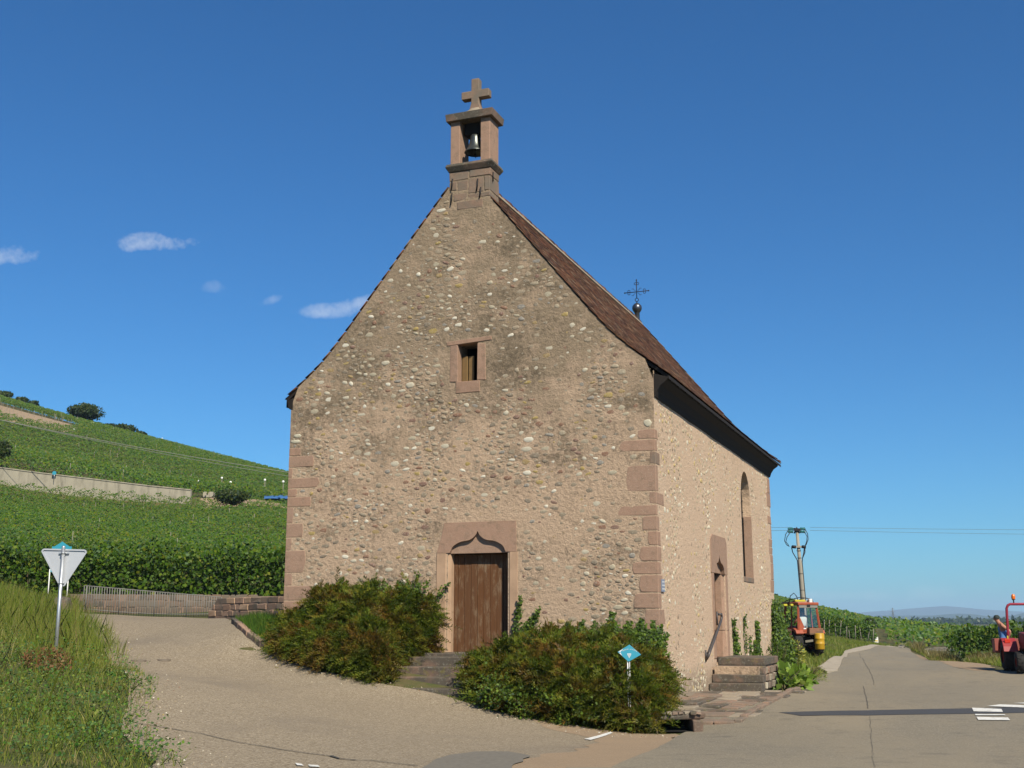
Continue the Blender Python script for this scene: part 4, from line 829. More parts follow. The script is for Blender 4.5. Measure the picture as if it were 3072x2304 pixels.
def joinparts(parts):
    V, Fq, n = [], [], 0
    for v, f in parts: V.append(v); Fq.append(f+n); n += len(v)
    return np.concatenate(V), np.concatenate(Fq)
def leafobj(name, V, Fq, mat, parent=None, **kw): return link(bpy.data.objects.new(name, mesh_np(name, V, Fq, mat)), parent, **kw)
def vine_rows(ds, pxl, pxr, per_m, size, hgts, width=.34, skip=None, zoff=0):
    C = []
    for d in ds:
        l0, l1 = (pxl(d)-CX)/3572*d, (pxr(d)-CX)/3572*d
        if l1 <= l0: continue
        n = int((l1-l0)*per_m); lat = rng.uniform(l0, l1, n); dd = d+rng.normal(0, width*.55, n)+.35*np.sin(lat*.21+d)
        x = CAM[0]+HD[0]*dd+RT[0]*lat; y = CAM[1]+HD[1]*dd+RT[1]*lat
        u = rng.random(n); hz = hgts[0]+(hgts[1]-hgts[0])*(1-(1-u)**1.6)+.14*np.sin(lat*2.1+d*3)+.10*np.sin(lat*5.3+d)
        C.append(np.stack([x, y, hz], 1))
    C = np.concatenate(C)
    if skip is not None:
        for pl_ in skip: C = C[~inpoly(C[:, 0], C[:, 1], pl_)]
    C[:, 2] += hgt(C[:, 0], C[:, 1])+zoff; n = len(C)
    nn = rdir(n)*.75+np.array(SUN)*.55-HD*.25+np.array([0, 0, .55]); D = np.cross(unit(nn), rdir(n)); L = size*rng.uniform(.7, 1.35, n)
    return leaves_np(C-unit(D)*L[:, None]*.5, D, nn, L, L*rng.uniform(.75, 1.0, n), .08)
bare = [tuple(cf(d, (px-CX)/3572*d)[:2]) for px, d in ((-80, 184), (60, 186), (150, 191), (200, 200), (170, 212), (60, 210), (-80, 208))]
track = [tuple(cf(d, (px-CX)/3572*d)[:2]) for px, d in ((580, 111), (640, 111.5), (760, 113), (930, 114), (930, 117.5), (760, 117), (640, 116), (580, 115))]
V1 = vine_rows(np.arange(54.2, 110, 1.5), lambda d: -160, lambda d: 930, 115, .125, (.55, 1.35), .42, skip=None)
V2 = vine_rows(np.arange(115.5, 250, 1.9), lambda d: -160, lambda d: 930, 52, .21, (.5, 1.35), .5, skip=[bare, track])
V2b = vine_rows(np.arange(253, 275, 2.2), lambda d: 300, lambda d: 930, 28, .32, (.35, 1.5), .5)
leafobj('vineyard', *joinparts([V1, V2, V2b]), VINE, kind='stuff', label='terraced green vineyard covering the hillside left of the chapel', cat='vineyard')
V3 = vine_rows(np.arange(118, 345, 2.6), lambda d: 2270, lambda d: min(2640, 2480+d*.55), 22, .32, (.3, 1.5), .5)
V4 = vine_rows(list(np.arange(113, 260, 2.8))+list(np.arange(266, 420, 7)), lambda d: 2600 if d > 160 else 2655, lambda d: 3300, 13, .38, (.3, 1.5), .6)
leafobj('vineyard', *joinparts([V3, V4]), VINE, kind='stuff', label='vineyard spreading across the plain beyond the road bend', cat='vineyard')
sheet('bare_plot', bare, .03, DIRT, 3, 0, .5, kind='structure', label='bare ochre plot of young vines near the hilltop')
m = MB()
for q in inpoly_sample(bare, 70): zq = h1(*q); m.tube([(q[0], q[1], zq-.1), (q[0], q[1], zq+random.uniform(.7, 1.5))], .03, 4)
m.build('young_vine_stakes', POSTW, None, kind='stuff', label='rows of thin stakes on the bare ochre plot', cat='stakes')
sheet('farm_track', track, .05, DIRT, 2, 0, .3, kind='structure', label='sandy farm track at the end of the concrete wall')

def vine_row(d, l0, l1, z0, z1, per_m, size, label, trunks=True, group=None, width=.3):
    c = cf(d, (l0+l1)/2); c[2] = h1(c[0], c[1]); o = empty('vine_row', c, label, 'vines', group); n = int((l1-l0)*per_m)
    lat = rng.uniform(l0, l1, n); hz = rng.uniform(z0, z1, n)+.13*np.sin(lat*1.9)+.08*np.sin(lat*6.1); dd = d+rng.normal(0, width, n)*np.where(hz > z1-.4, 1.15, .8)
    x = CAM[0]+HD[0]*dd+RT[0]*lat; y = CAM[1]+HD[1]*dd+RT[1]*lat; C = np.stack([x, y, hgt(x, y)+hz], 1)
    nn = rdir(n)*.8+np.array([0, 0, .35])-HD*.45+np.array(SUN)*.2; D = np.cross(unit(nn), rdir(n)); D[:, 2] -= .4; L = size*rng.uniform(.65, 1.3, n)
    V, Fq = leaves_np(C-unit(D)*L[:, None]*.5, D, nn, L, L*rng.uniform(.8, 1.0, n), .1); ob = leafobj('foliage', V-c, Fq, NEARV, o, kind='stuff')
    if trunks:
        for l in np.arange(l0+.4, l1, 1.15):
            p = cf(d, l); zz_ = h1(p[0], p[1]); q = Vector((p[0]-c[0], p[1]-c[1], zz_-c[2])); MB().tube([q-Vector((0, 0, .1)), q+Vector((.04, .02, .4)), q+Vector((-.03, 0, .8)), q+Vector((.05, 0, 1.1))], [.05, .035, .035, .02], 5).build('vine_stock', BARK, o)
    return o, c
vine_row(51.6, -25, -8.2, .05, 2.05, 620, .165, 'tall leafy vine row behind the low red wall', width=.34)
vine_row(53.0, -25, -8.0, .4, 2.1, 300, .17, 'second vine row just behind the tall front row', False)
for i, d in enumerate((57, 59.2, 61.4, 63.6)):
    vine_row(d, (2872-i*12-CX)/3572*d, 34, .25, 1.75-.1*i, 420 if i == 0 else 170, .17, ['front vine row right of the road behind the standing man', 'second vine row back on the right of the road', 'third vine row back on the right of the road', 'fourth vine row back on the right of the road'][i], i == 0)
def staked_row(d, pl0, pl1, label, i):
    l0, l1 = (pl0-CX)/3572*d, (pl1-CX)/3572*d; o, c = vine_row(d, l0, l1, .75, 1.65, 190, .19, label, False)
    for l in np.arange(l0, l1, .42):
        p = cf(d-.25, l+random.uniform(-.1, .1)); zz_ = h1(p[0], p[1]); q = Vector((p[0]-c[0], p[1]-c[1], zz_-c[2])); lean = random.uniform(-.25, .35)
        MB().tube([q-Vector((0, 0, .1)), q+Vector((lean*.9, random.uniform(-.2, .2), random.uniform(1.0, 1.5)))], .035, 5).build('stake', POSTW, o)
staked_row(98, 2470, 2618, 'staked vine row ends beside the orange tractor', 0)
for i, d in enumerate((100.5, 103, 106, 110)): vine_row(d, (2330-CX)/3572*d, (2622-CX)/3572*d, .3, 1.75, 150, .2, ['vine row just behind the staked row ends', 'third vine row behind the orange tractor', 'fourth vine row behind the orange tractor', 'fifth vine row behind the orange tractor'][i], False)
vine_row(72, (2318-CX)/3572*72, (2398-CX)/3572*72, .1, 1.9, 420, .18, 'short dark vine row between chapel corner and orange tractor', False, width=.5)

def crownleaves(c, rx, ry, rz_, n, size, lumps=9, seed=0):
    g_ = np.random.default_rng(seed); P = []
    for k in range(lumps):
        d = g_.normal(size=3); d /= np.linalg.norm(d); d[2] = abs(d[2])*.9-.15; q = np.array([rx, ry, rz_])*d*.55; s = g_.uniform(.38, .62); m_ = n//lumps
        v = g_.normal(size=(m_, 3)); v /= np.linalg.norm(v, axis=1, keepdims=True); v *= (g_.random((m_, 1))**.4); P.append(np.array(c)+q+v*np.array([rx, ry, rz_])*s)
    P = np.concatenate(P); n = len(P); nn = rdir(n)*.8+unit(P-np.array(c)); D = np.cross(unit(nn), rdir(n)); L = size*rng.uniform(.6, 1.3, n)
    return leaves_np(P, D, nn, L, L*.75, .1)
def tree(name, base, w, hh, n, size, label, cat, seed, mat=TREEL, group=None):
    o = empty(name, base, label, cat, group); zc_ = hh*.55
    leafobj('crown', *crownleaves((0, 0, zc_), w/2, w/2, hh*.5, n, size, 11, seed), mat, o)
    m = MB().tube([(0, 0, -2.5), (0, 0, hh*.3), (w*.03, 0, hh*.6)], [w*.03, w*.022, w*.008], 7)
    for a in range(4): m.tube([(0, 0, hh*.2), (w*.2*cos(a*1.6), w*.2*sin(a*1.6), hh*.5), (w*.3*cos(a*1.6), w*.3*sin(a*1.6), hh*.7)], [w*.016, w*.01, w*.004], 5)
    m.build('trunk', BARK, o); return o
def hilltree(px, py, wpx, hpx, d, n, size, label, seed, name='round_tree', cat='tree'):
    p = dep(px, py, d); z_ = h1(p[0], p[1]); tree(name, (p[0], p[1], max(z_, p[2])+.1), wpx*d/3572, hpx*d/3645, n, size, label, cat, seed)
hilltree(247, 1290, 128, 72, 226, 5200, .42, 'round dark tree standing alone on the hill crest', 1)
hilltree(372, 1307, 80, 36, 232, 2200, .42, 'low rusty shrub right of the round crest tree', 2, 'shrub', 'shrub')
hilltree(325, 1297, 50, 26, 230, 1200, .42, 'small low shrub touching the round crest tree', 12, 'shrub', 'shrub')
hilltree(420, 1315, 40, 20, 236, 900, .4, 'smallest shrub at the end of the crest thicket', 13, 'shrub', 'shrub')
hilltree(12, 1205, 60, 32, 236, 1500, .45, 'dark shrub on the skyline at the left edge', 3, 'shrub', 'shrub')
hilltree(62, 1216, 50, 22, 236, 1000, .45, 'middle shrub of the skyline row at the left', 4, 'shrub', 'shrub')
hilltree(100, 1224, 36, 20, 236, 800, .45, 'right shrub of the skyline row at the left', 5, 'shrub', 'shrub')
hilltree(2, 1405, 62, 84, 118, 3600, .26, 'dark tree at the left edge above the concrete wall', 6)
hilltree(695, 1528, 118, 62, 107, 4200, .22, 'dark sprawling bush at the end of the concrete wall', 7, 'shrub', 'shrub')
hilltree(2327, 1795, 16, 12, 318, 500, .4, 'tiny tree on the slope just right of the chapel', 8)
hilltree(2612, 1905, 40, 48, 112, 1600, .2, 'green bush beside the white milestone', 9, 'shrub', 'shrub', )
for i, (a, w, hh) in enumerate([(-1500, 700, 9), (-400, 800, 8), (500, 700, 9), (1500, 900, 8)]):
    c = cf(1500+i*120, 700+a*.5); n = 4200; P = np.stack([rng.uniform(-w/2, w/2, n), rng.uniform(-20, 20, n), rng.uniform(0, hh, n)*(.6+.4*np.sin(rng.uniform(0, 6, n)))], 1); Rz = np.array([[RT[0], HD[0]], [RT[1], HD[1]]]); P[:, :2] = P[:, :2]@Rz.T
    nn = rdir(n)-HD*.5; D = np.cross(unit(nn), rdir(n)); V, Fq = leaves_np(P, D, nn, 6*rng.uniform(.6, 1.3, n), 5, .1)
    o = leafobj('woods', V+np.array([c[0], c[1], -2.5]), Fq, TREEL, kind='stuff', label=['far belt of trees on the plain, behind the chapel', 'far dark belt of trees left of the pylon', 'far dark belt of trees right of the pylon', 'far belt of trees at the right edge'][i], cat='woods')

# evergreen shrubs under the front wall
def shrub(name, foot, edge, Hf, nsp, label, seed, rust=1.):
    foot = np.array(foot); c = np.array([foot[:, 0].mean(), foot[:, 1].mean(), 0]); c[2] = h1(c[0], c[1])-.05; o = empty(name, c, label, 'shrub')
    q = inpoly_sample(foot, nsp*4); d = polydist(q[:, 0], q[:, 1], edge, False); keep = rng.random(len(q)) < np.where(d < .45, 1., .5); q = q[keep][:nsp]; n = len(q)
    def top(x, y):
        d = polydist(x, y, edge, False); f = np.clip(d/1.15, 0, 1); lump = np.array([noise.noise((a*1.5, b*1.5, seed))*.5+noise.noise((a*3.7, b*3.7, seed+4))*.28 for a, b in zip(x, y)])
        return (Hf(x, y))*np.sqrt(np.clip(1-(1-f)**2, 0, 1))*(.84+.72*lump)+.12
    x, y = q[:, 0], q[:, 1]; t0 = top(x, y); e = .12; gx_, gy_ = (top(x+e, y)-t0)/e, (top(x, y+e)-t0)/e
    nn = unit(np.stack([-gx_, -gy_, np.full(n, .9)], 1)); zb = hgt(x, y)
    u = np.where(rng.random(n) < .62, 1-.12*rng.random(n), rng.random(n)); P = np.stack([x, y, zb+t0*u], 1)
    gap = np.array([noise.noise((a*2.3, b*2.3, c_*2.3+seed)) for a, b, c_ in P]) > -.24; x, y, t0, nn, P, n = x[gap], y[gap], t0[gap], nn[gap], P[gap], int(gap.sum())
    sg_ = dep(1888, 1959, 22.15); clr = ~((np.hypot(P[:, 0]-sg_[0], P[:, 1]-sg_[1]) < .62) & (P[:, 2] > sg_[2]-.30)); x, y, t0, nn, P, n = x[clr], y[clr], t0[clr], nn[clr], P[clr], int(clr.sum())
    out = nn*.6+rdir(n)*.55+np.array([0, 0, .15]); out[:, 1] -= .15; out = unit(out)
    K = 18; Ls = rng.uniform(.26, .48, n)*np.where(rng.random(n) < .12, 1.5, 1.); side = unit(np.cross(out, rdir(n))); upn = np.cross(side, out); CC, DD, NN, LL = [], [], [], []
    for k in range(K):
        s = (k+.5)/K; sg = 1 if k % 2 else -1; pos = P+out*(Ls*s)[:, None]+np.array([0, 0, -.35])*(Ls*s*s)[:, None]
        dr = out*.75+side*sg*.75*(1-.4*s)+rdir(n)*.25; CC.append(pos); DD.append(dr); NN.append(upn+rdir(n)*.5); LL.append(rng.uniform(.065, .125, n)*(1.1-.5*s))
    CC, DD, NN, LL = map(np.concatenate, (CC, DD, NN, LL))
    V, Fq = leaves_np(CC-c, DD, NN, LL, LL*.30, .05)
    # per-spray colour islands: weld nothing, islands stay leaves; inner filler leaves tinted dark, the shrub's self-shadow put into their colour
    n2 = nsp*2; q2 = inpoly_sample(foot, n2); t2 = top(q2[:, 0], q2[:, 1]); P2 = np.stack([q2[:, 0], q2[:, 1], hgt(q2[:, 0], q2[:, 1])+t2*rng.uniform(0, .8, n2)], 1)
    a2_, b2_ = leaves_np(P2-c, rdir(n2), rdir(n2), .13, .05, .1)
    ob = leafobj('foliage', *joinparts([(V, Fq), (a2_, b2_)]), SHRUB, o, kind='stuff'); tn_ = np.concatenate([np.repeat(np.tile(rng.random(n), K), 4), np.repeat(rng.random(n2)*.3, 4)]).astype(np.float32)
    at = ob.data.attributes.new('tint', 'FLOAT', 'POINT'); at.data.foreach_set('value', tn_)
    for k in range(10):
        q3 = inpoly_sample(foot, 1)[0]; tt = float(top(np.array([q3[0]]), np.array([q3[1]]))[0]); zg_ = h1(*q3); p0 = Vector((q3[0]-c[0], q3[1]-c[1], zg_-c[2]-.05)); MB().tube([p0, p0+Vector((random.uniform(-.2, .2), -.1, tt*.4)), p0+Vector((random.uniform(-.4, .4), -.2, tt*.8))], [.03, .02, .008], 5).build('stem', BARK, o)
    return o, top
eL = G((815, 1945), (850, 1975), (960, 2012), (1120, 2048), (1185, 2050))+[(-5.75, -1.5), (-5.35, -.9), (-5.06, -.1)]
fL = [(-8.75, -.06)]+eL
shrub('evergreen_shrub', fL, [(-9.2, .6)]+eL, lambda x, y: np.interp(x, [-8.8, -8.2, -7, -5.2], [.8, 1.08, 1.42, 1.78])*np.interp(y, [-2.6, -.1], [.62, 1.0]), 6200, 'rusty evergreen shrub left of the front steps', 2.)
eR = [(-3.02, -.05), (-3.2, -.9), (-3.55, -1.5), (-3.6, -2.0)]+G((1445, 2118), (1560, 2150), (1720, 2178), (1830, 2192), (1945, 2203), (1995, 2190))+[(.62, -1.9), (.35, -.6), (.22, -.06)]
shrub('evergreen_shrub', eR, eR[:], lambda x, y: np.interp(x, [-4, -3, -1.5, .3], [.98, 1.06, 1.18, 1.32])*np.interp(y, [-3.6, -.1], [.95, 1.0]), 7200, 'rusty evergreen shrub between front steps and chapel corner', 7.)
def ivy(name, strands, dens, size, label, mat=IVY, spread=.05, cat='ivy'):
    c = np.array(strands[0][0], float); o = empty(name, c, label, cat); Cs = []; m = MB()
    for s in strands:
        s = np.array(s, float); seg = np.linalg.norm(np.diff(s, axis=0), axis=1); n = int(seg.sum()*dens); t_ = rng.random(n)*seg.sum(); cum = np.r_[0, np.cumsum(seg)]
        P = np.stack([np.interp(t_, cum, s[:, k]) for k in range(3)], 1); Cs.append(P+rng.normal(0, 1, (n, 3))*spread*(1.2-.8*(t_/seg.sum()))[:, None]); m.tube([tuple(p-c) for p in s], .008, 4)
    P = np.concatenate(Cs); n = len(P); nn = rdir(n)*.7+np.array([.3, -.8, .5]); D = np.cross(unit(nn), rdir(n)); L = size*rng.uniform(.6, 1.3, n)
    leafobj('foliage', *[a if i else a-c for i, a in enumerate(leaves_np(P, D, nn, L, L*.85, .1))], mat, o, kind='stuff'); m.build('stem', BARK, o); return o
def wy(px, py, off=-.12): return tuple(plane(px, py, 1, off))
ivy('ivy', [[wy(1535, 1950), wy(1550, 1880), wy(1562, 1790)], [wy(1545, 1950), wy(1590, 1880), wy(1617, 1825)], [wy(1530, 1930), wy(1575, 1890), wy(1595, 1850)], [wy(1520, 1960, -.3), wy(1560, 1905, -.2), wy(1580, 1880)]], 230, .06, 'upright ivy shoots climbing right of the front door')
ivy('ivy', [[wy(a, b+45, -.5), wy(a+random.uniform(-8, 8), b+10, -.3), wy(a+random.uniform(-10, 20), b-random.uniform(10, 30), -.2)] for a, b in [(1780, 1880), (1830, 1870), (1850, 1885), (1880, 1880), (1905, 1890), (1930, 1885), (1955, 1895), (1975, 1900), (1985, 1925), (1740, 1890), (1800, 1900), (1860, 1905), (1920, 1910)]]+[[wy(1700+k*24, 1930, -.7), wy(1712+k*24, 1895, -.4)] for k in range(12)], 330, .065, 'light green ivy spilling over the top of the right shrub')
ivy('ivy', [[wy(1215+k*14, 1810, -.35), wy(1210+k*15, 1770, -.25), wy(1205+k*18+random.uniform(-9, 9), 1745, -.2)] for k in range(5)]+[[wy(1250, 1790), wy(1253, 1720)], [wy(1310, 1800, -.2), wy(1330, 1765, -.1), wy(1352, 1748, -.1)]]+[[wy(1100+k*20, 1780, -.3), wy(1095+k*22, 1745, -.25)] for k in range(4)], 150, .055, 'ivy tendrils above the left shrub reaching the doorway')
ivy('ivy', [[tuple(p+rng.normal(0, .12, 3)), tuple(p+rng.normal(0, .2, 3)+[0, -.12, -.15])] for p in [np.array([x, -3.0-.16*(x+3)+.1*rng.normal(), .45+.1*rng.normal()-.12*(x+3)]) for x in np.linspace(-2.7, .4, 34)]], 210, .06, 'ivy hanging over the foot of the right shrub', spread=.12)
def wx(py0, y, z, off=.06): return (off, y, z)
ivy('ivy', [[(.06, 8.2, .8), (.05, 8.15, 1.3), (.05, 8.1, 1.75)], [(.08, 8.4, .8), (.05, 8.35, 1.4)]], 260, .075, 'dark climber beside the side door')
ivy('ivy', [[(.06, 9.9, .8), (.05, 9.8, 1.4), (.05, 9.85, 1.85)], [(.06, 10.7, .7), (.05, 10.7, 1.3)]], 150, .06, 'thin sparse climber in the middle of the side wall')
ivy('ivy', [[(.06, 11.9, .7), (.05, 11.9, 1.2), (.05, 11.8, 1.7)], [(.06, 11.4, .7), (.05, 11.4, 1.1)]], 330, .08, 'bushy little climber below the lancet window')
ivy('ivy', [[(.1, 15.2+.25*k-.4, .2), (.12, 15.0+.2*k, 1.2), (.1, 15.1+.15*k, 2.1+.25*sin(k*2))] for k in range(6)]+[[(.2+.06*k, 15.6, .1), (.16+.05*k, 15.5, .9), (.1+.03*k, 15.6, 1.5)] for k in range(6)], 420, .09, 'thick creeper covering the far corner of the side wall', spread=.16)

# grassy bank on the left
bank = G((590, 2304), (500, 2240), (425, 2200), (395, 2170), (480, 2125), (452, 2092), (478, 2060), (430, 2025), (400, 1990), (365, 1945), (345, 1900), (295, 1868), (250, 1850))+[tuple(cf(46, -17.5)[:2]), tuple(cf(48, -27)[:2]), tuple(cf(30, -20)[:2]), tuple(cf(12.6, -8.6)[:2]), tuple(cf(12.9, -4.0)[:2])]
def grassobj(name, poly, n, hr, wd, mat, label, wt_=None, lean=.35, tuft=.0, cat='grass'):
    q = inpoly_sample(poly, n)
    if wt_ is not None: q = q[rng.random(len(q)) < wt_(q[:, 0], q[:, 1])]
    n = len(q); x, y = q[:, 0], q[:, 1]; hm = np.array([.65+.7*max(0, .5+noise.noise((a*.8, b*.8, 3.))) for a, b in q]); L = rng.uniform(*hr, n)*hm
    C = np.stack([x, y, hgt(x, y)-.07], 1); D = rng.normal(0, lean, (n, 3)); D[:, 2] = 1
    V, Fq = blades_np(C, D, rdir(n)*[1, 1, 0]+1e-3, L, wd*rng.uniform(.7, 1.4, n)); return leafobj(name, V, Fq, mat, kind='stuff', label=label, cat=cat)
def latd(x, y): return (x-CAM[0])*RT[0]+(y-CAM[1])*RT[1], (x-CAM[0])*HD[0]+(y-CAM[1])*HD[1]
def w_tall(x, y): l, d = latd(x, y); e = polydist(x, y, bank[:13], False); return np.clip((d-24.2)/4, .02, 1)*np.clip(e/1.6, .05, 1)
grassobj('tall_grass', bank, 120000, (.30, .80), .007, GRASS, 'tall feathery grass on the bank behind the give-way sign', w_tall, .22)
grassobj('short_grass', bank, 110000, (.08, .28), .008, GRASS, 'short grass covering the left bank', lambda x, y: np.clip(polydist(x, y, bank[:13], False)/.5, .45, 1))
def w_clov(x, y): l, d = latd(x, y); return np.clip((24-d)/7, 0.04, 1)*np.array([np.clip(.55+1.3*noise.noise((a*.55, b*.55, 8.)), .05, 1) for a, b in zip(x, y)])
q = inpoly_sample(bank, 90000); q = q[rng.random(len(q)) < w_clov(q[:, 0], q[:, 1])]; n = len(q); hz = rng.uniform(.03, .30, n)*np.array([.6+.8*max(0, .5+noise.noise((a*1.1, b*1.1, 1.))) for a, b in q])
P = np.stack([q[:, 0], q[:, 1], hgt(q[:, 0], q[:, 1])+hz], 1); nn = rdir(n)*.7+np.array([0, 0, .9])-HD*.2; D = np.cross(unit(nn), rdir(n)); L = .045*rng.uniform(.6, 1.4, n)
leafobj('clover', *leaves_np(P, D, nn, L, L*.7, .1), CLOVER, kind='stuff', label='dark green clover and weeds at the front of the bank', cat='weeds')
grassobj('dry_stalks', bank, 5000, (.35, .8), .010, DRYG, 'dry straw-coloured stalks scattered through the bank', w_tall, .3)
rust = smoothpoly(G((60, 1985), (150, 1960), (215, 1985), (210, 2015), (120, 2020), (60, 2005)))
q = inpoly_sample(rust, 700); P = np.stack([q[:, 0], q[:, 1], hgt(q[:, 0], q[:, 1])+rng.uniform(0, .12, len(q))], 1); RUSTL = leafmat('rust_weed', [(0, (.16, .075, .035)), (.6, (.26, .13, .06)), (1, (.3, .22, .1))])
leafobj('rust_weeds', *leaves_np(P, rdir(len(P), .6), rdir(len(P)), .09, .03, .1), RUSTL, kind='stuff', label='reddish dried weeds around the foot of the sign post', cat='weeds')
# verge of the bed by the left shrub, verges along the road
bedg = G((700, 1868), (760, 1922), (850, 1975))+[(-8.0, -1.0), (-8.6, -.3), (-9.3, -.1), (-9.9, .8)]
grassobj('bed_grass', bedg, 7500, (.12, .42), .009, CLOVER, 'wispy grass at the left end of the shrub bed', None, .25)
vl = G((2330, 2086), (2395, 2055), (2455, 2003), (2535, 1953), (2600, 1938), (2710, 1925))+[tuple(cf(118, 40)[:2]), tuple(cf(112, 33)[:2]), tuple(cf(93, 22)[:2]), tuple(cf(60, 13.2)[:2])]+[(1.4, 16), (1.5, 8.4)]
grassobj('verge_grass', vl, 26000, (.10, .32), .02, GRASS, 'grass verge between chapel, tractor and gutter', None, .35)
vr = G((2735, 1950), (2790, 1972), (2860, 1982), (2960, 1990), (3040, 2005))+[tuple(cf(44, 22)[:2]), tuple(cf(56, 30)[:2]), tuple(cf(57, 20)[:2]), tuple(cf(70, 24)[:2]), tuple(cf(96, 33)[:2])]
grassobj('verge_grass', vr, 26000, (.12, .4), .022, GRASS, 'grass verge below the vine rows on the right', None, .35)
grassobj('dry_grass', vr, 9000, (.25, .7), .02, DRYG, 'pale dry grass along the right verge', lambda x, y: np.clip((latd(x, y)[1]-48)/10, .1, 1), .3)
q = G((1130, 2052), (1300, 2078), (1420, 2116), (1560, 2152), (1720, 2179), (1830, 2195), (1960, 2206)); q = np.array(q); 
edgeg = [tuple(p) for p in q]+[tuple(p+np.array([.05, .18])) for p in q[::-1]]
grassobj('edge_weeds', edgeg, 900, (.05, .16), .012, GRASS, 'small weeds along the edge of the lane', None, .5, cat='weeds')
m = MB()
for d_ in list(rng.uniform(58, 108, 22))+list(rng.uniform(118, 240, 45)):
    px_ = rng.uniform(-60, 900); p_ = cf(d_, (px_-CX)/3572*d_); zz_ = h1(p_[0], p_[1]); m.tube([(p_[0], p_[1], zz_), (p_[0]+random.uniform(-.08, .08), p_[1], zz_+random.uniform(1.45, 1.75))], .022 if d_ < 110 else .035, 4)
m.build('vine_stakes', POSTW, None, kind='stuff', label='thin pale stakes sticking out of the hillside vineyard', cat='stakes')
gq = []
for poly_, n_ in ((bank[:13], 700), (G((1140, 2058), (1300, 2084), (1420, 2122), (1560, 2158), (1720, 2184), (1830, 2200), (1960, 2212)), 420), (G((760, 1935), (860, 1990), (980, 2025), (1130, 2058)), 160)):
    pl_ = np.array([q_[:2] for q_ in poly_]); sg_ = rng.integers(0, len(pl_)-1, n_); tt_ = rng.random((n_, 1)); gq.append(pl_[sg_]*(1-tt_)+pl_[sg_+1]*tt_+rng.normal(0, .30, (n_, 2)))
gq = np.concatenate(gq); gz = hgt(gq[:, 0], gq[:, 1]); gv, gf, nb_ = [], [], 0
for (x_, y_), z_ in zip(gq, gz):
    pv_, pf_ = PEB[random.randrange(14)]; s_ = .004+.014*random.random()**3; gv.append(pv_*[s_*1.2, s_, s_*.8]+[x_, y_, z_+.006]); gf.append(pf_+nb_); nb_ += len(pv_)
link(bpy.data.objects.new('gravel', mesh_np('gravel', np.concatenate(gv), np.concatenate(gf), STONES, True)), kind='stuff', label='loose gravel strewn along the edges of the lane', cat='gravel')
kp = [gnd(*q_) for q_ in ((702, 1868), (722, 1884), (748, 1908), (775, 1928), (803, 1950), (830, 1966), (860, 1984))]; kb = empty('bed_kerb', tuple(kp[0]), 'low stone kerb edging the shrub bed at the lane', 'kerb')
for a_, b_ in zip(kp[:-1], kp[1:]):
    for f0, f1 in ((.02, .48), (.52, .98)):
        q0, q1 = Vector(a_+(b_-a_)*f0)-Vector(kp[0]), Vector(a_+(b_-a_)*f1)-Vector(kp[0]); MB().beam(q0+Vector((0, 0, .02)), q1+Vector((0, 0, .02)), .16, .20+random.uniform(-.02, .03)).build('kerb_stone', random.choice([SLAB, SANDG, SAND]), kb, .02)
# planting beyond the side steps
def clump(name, p, r, hh, n, size, mat, label, asp=.7, cat='plant', stems=6):
    o = empty(name, p, label, cat); v = rdir(n); v[:, 2] = np.abs(v[:, 2]); P = v*np.array([r, r, hh])*(rng.random((n, 1))**.35); nn = v*.8+rdir(n)*.5+np.array([0, 0, .4])-HD*.2; D = v+rdir(n)*.6; L = size*rng.uniform(.6, 1.3, n)
    leafobj('foliage', *leaves_np(P, D, nn, L, L*asp, .12), mat, o)
    m = MB()
    for k in range(stems): a = k*2.4; m.tube([(0, 0, -.08), (r*.4*cos(a), r*.4*sin(a), hh*.5), (r*.7*cos(a), r*.7*sin(a), hh*.8)], [.02, .014, .006], 5)
    m.build('stems', BARK, o, kind='stuff'); return o
def gp(px, py): return tuple(gnd(px, py))
clump('broad_leaf_plant', gp(2352, 2068), .62, .62, 210, .26, BROAD, 'bright broad-leaved plant spilling beside the side steps', .75)
clump('broad_leaf_plant', gp(2392, 2048), .48, .42, 130, .22, BROAD, 'smaller broad-leaved plant nearer the road edge', .75)
clump('golden_shrub', gp(2383, 2008), .36, 1.05, 420, .14, YELL, 'golden variegated shrub in front of the orange tractor', .5)
clump('grey_shrub', gp(2338, 2030), .42, 1.15, 1500, .085, IVY, 'grey-green feathery shrub behind the side steps', .4)
clump('weed_clump', gp(2425, 2040), .6, .5, 900, .10, GRASS, 'brownish weed clump beside the end of the gutter', .15)

# ------------------------------------------------------------------ fence, low walls, signs
DKS = m_sandstone('dark_rubble', .48, .8); STW = [DKS, SLAB, DKS, DKS]
def rubble_wall(name, p0, p1, z0, z1a, z1b, thick, label, rows, slant=0, mats=None, wr=(.16, .5), jt=.022):
    p0, p1 = np.array(p0[:2]), np.array(p1[:2]); t_ = p1-p0; L = np.linalg.norm(t_); ang = math.atan2(t_[1], t_[0]); o = empty(name, (*p0, z0), label, 'wall', rz=ang)
    poly = [(0, -.3), (L, -.3), (L, z1b-z0), (slant, z1a-z0)]
    MB().prism(poly, lambda a, b: (a, .012, b), lambda a, b: (a, thick, b)).build('core', (mats or [SANDG])[0], o)
    hh = max(z1a, z1b)-z0
    for r_ in range(rows):
        x = 0 if r_ % 2 else -.1; zb, zt = hh*r_/rows, hh*(r_+1)/rows
        while x < L-.05:
            w = random.uniform(*wr); xa, xb = max(x, slant*zt/hh*1.0, 0), min(x+w, L); lim = np.interp((xa+xb)/2, [0, L], [z1a-z0, z1b-z0])
            if xb-xa > .08 and zt <= lim+.06: MB().box(((xa+xb)/2, thick/2-.0, (zb+zt)/2), (xb-xa-.025, thick+random.uniform(-.01, .03), zt-zb-.02), jit=jt).build('stone', random.choice(mats or STW), o, .02)
            x += w
    return o
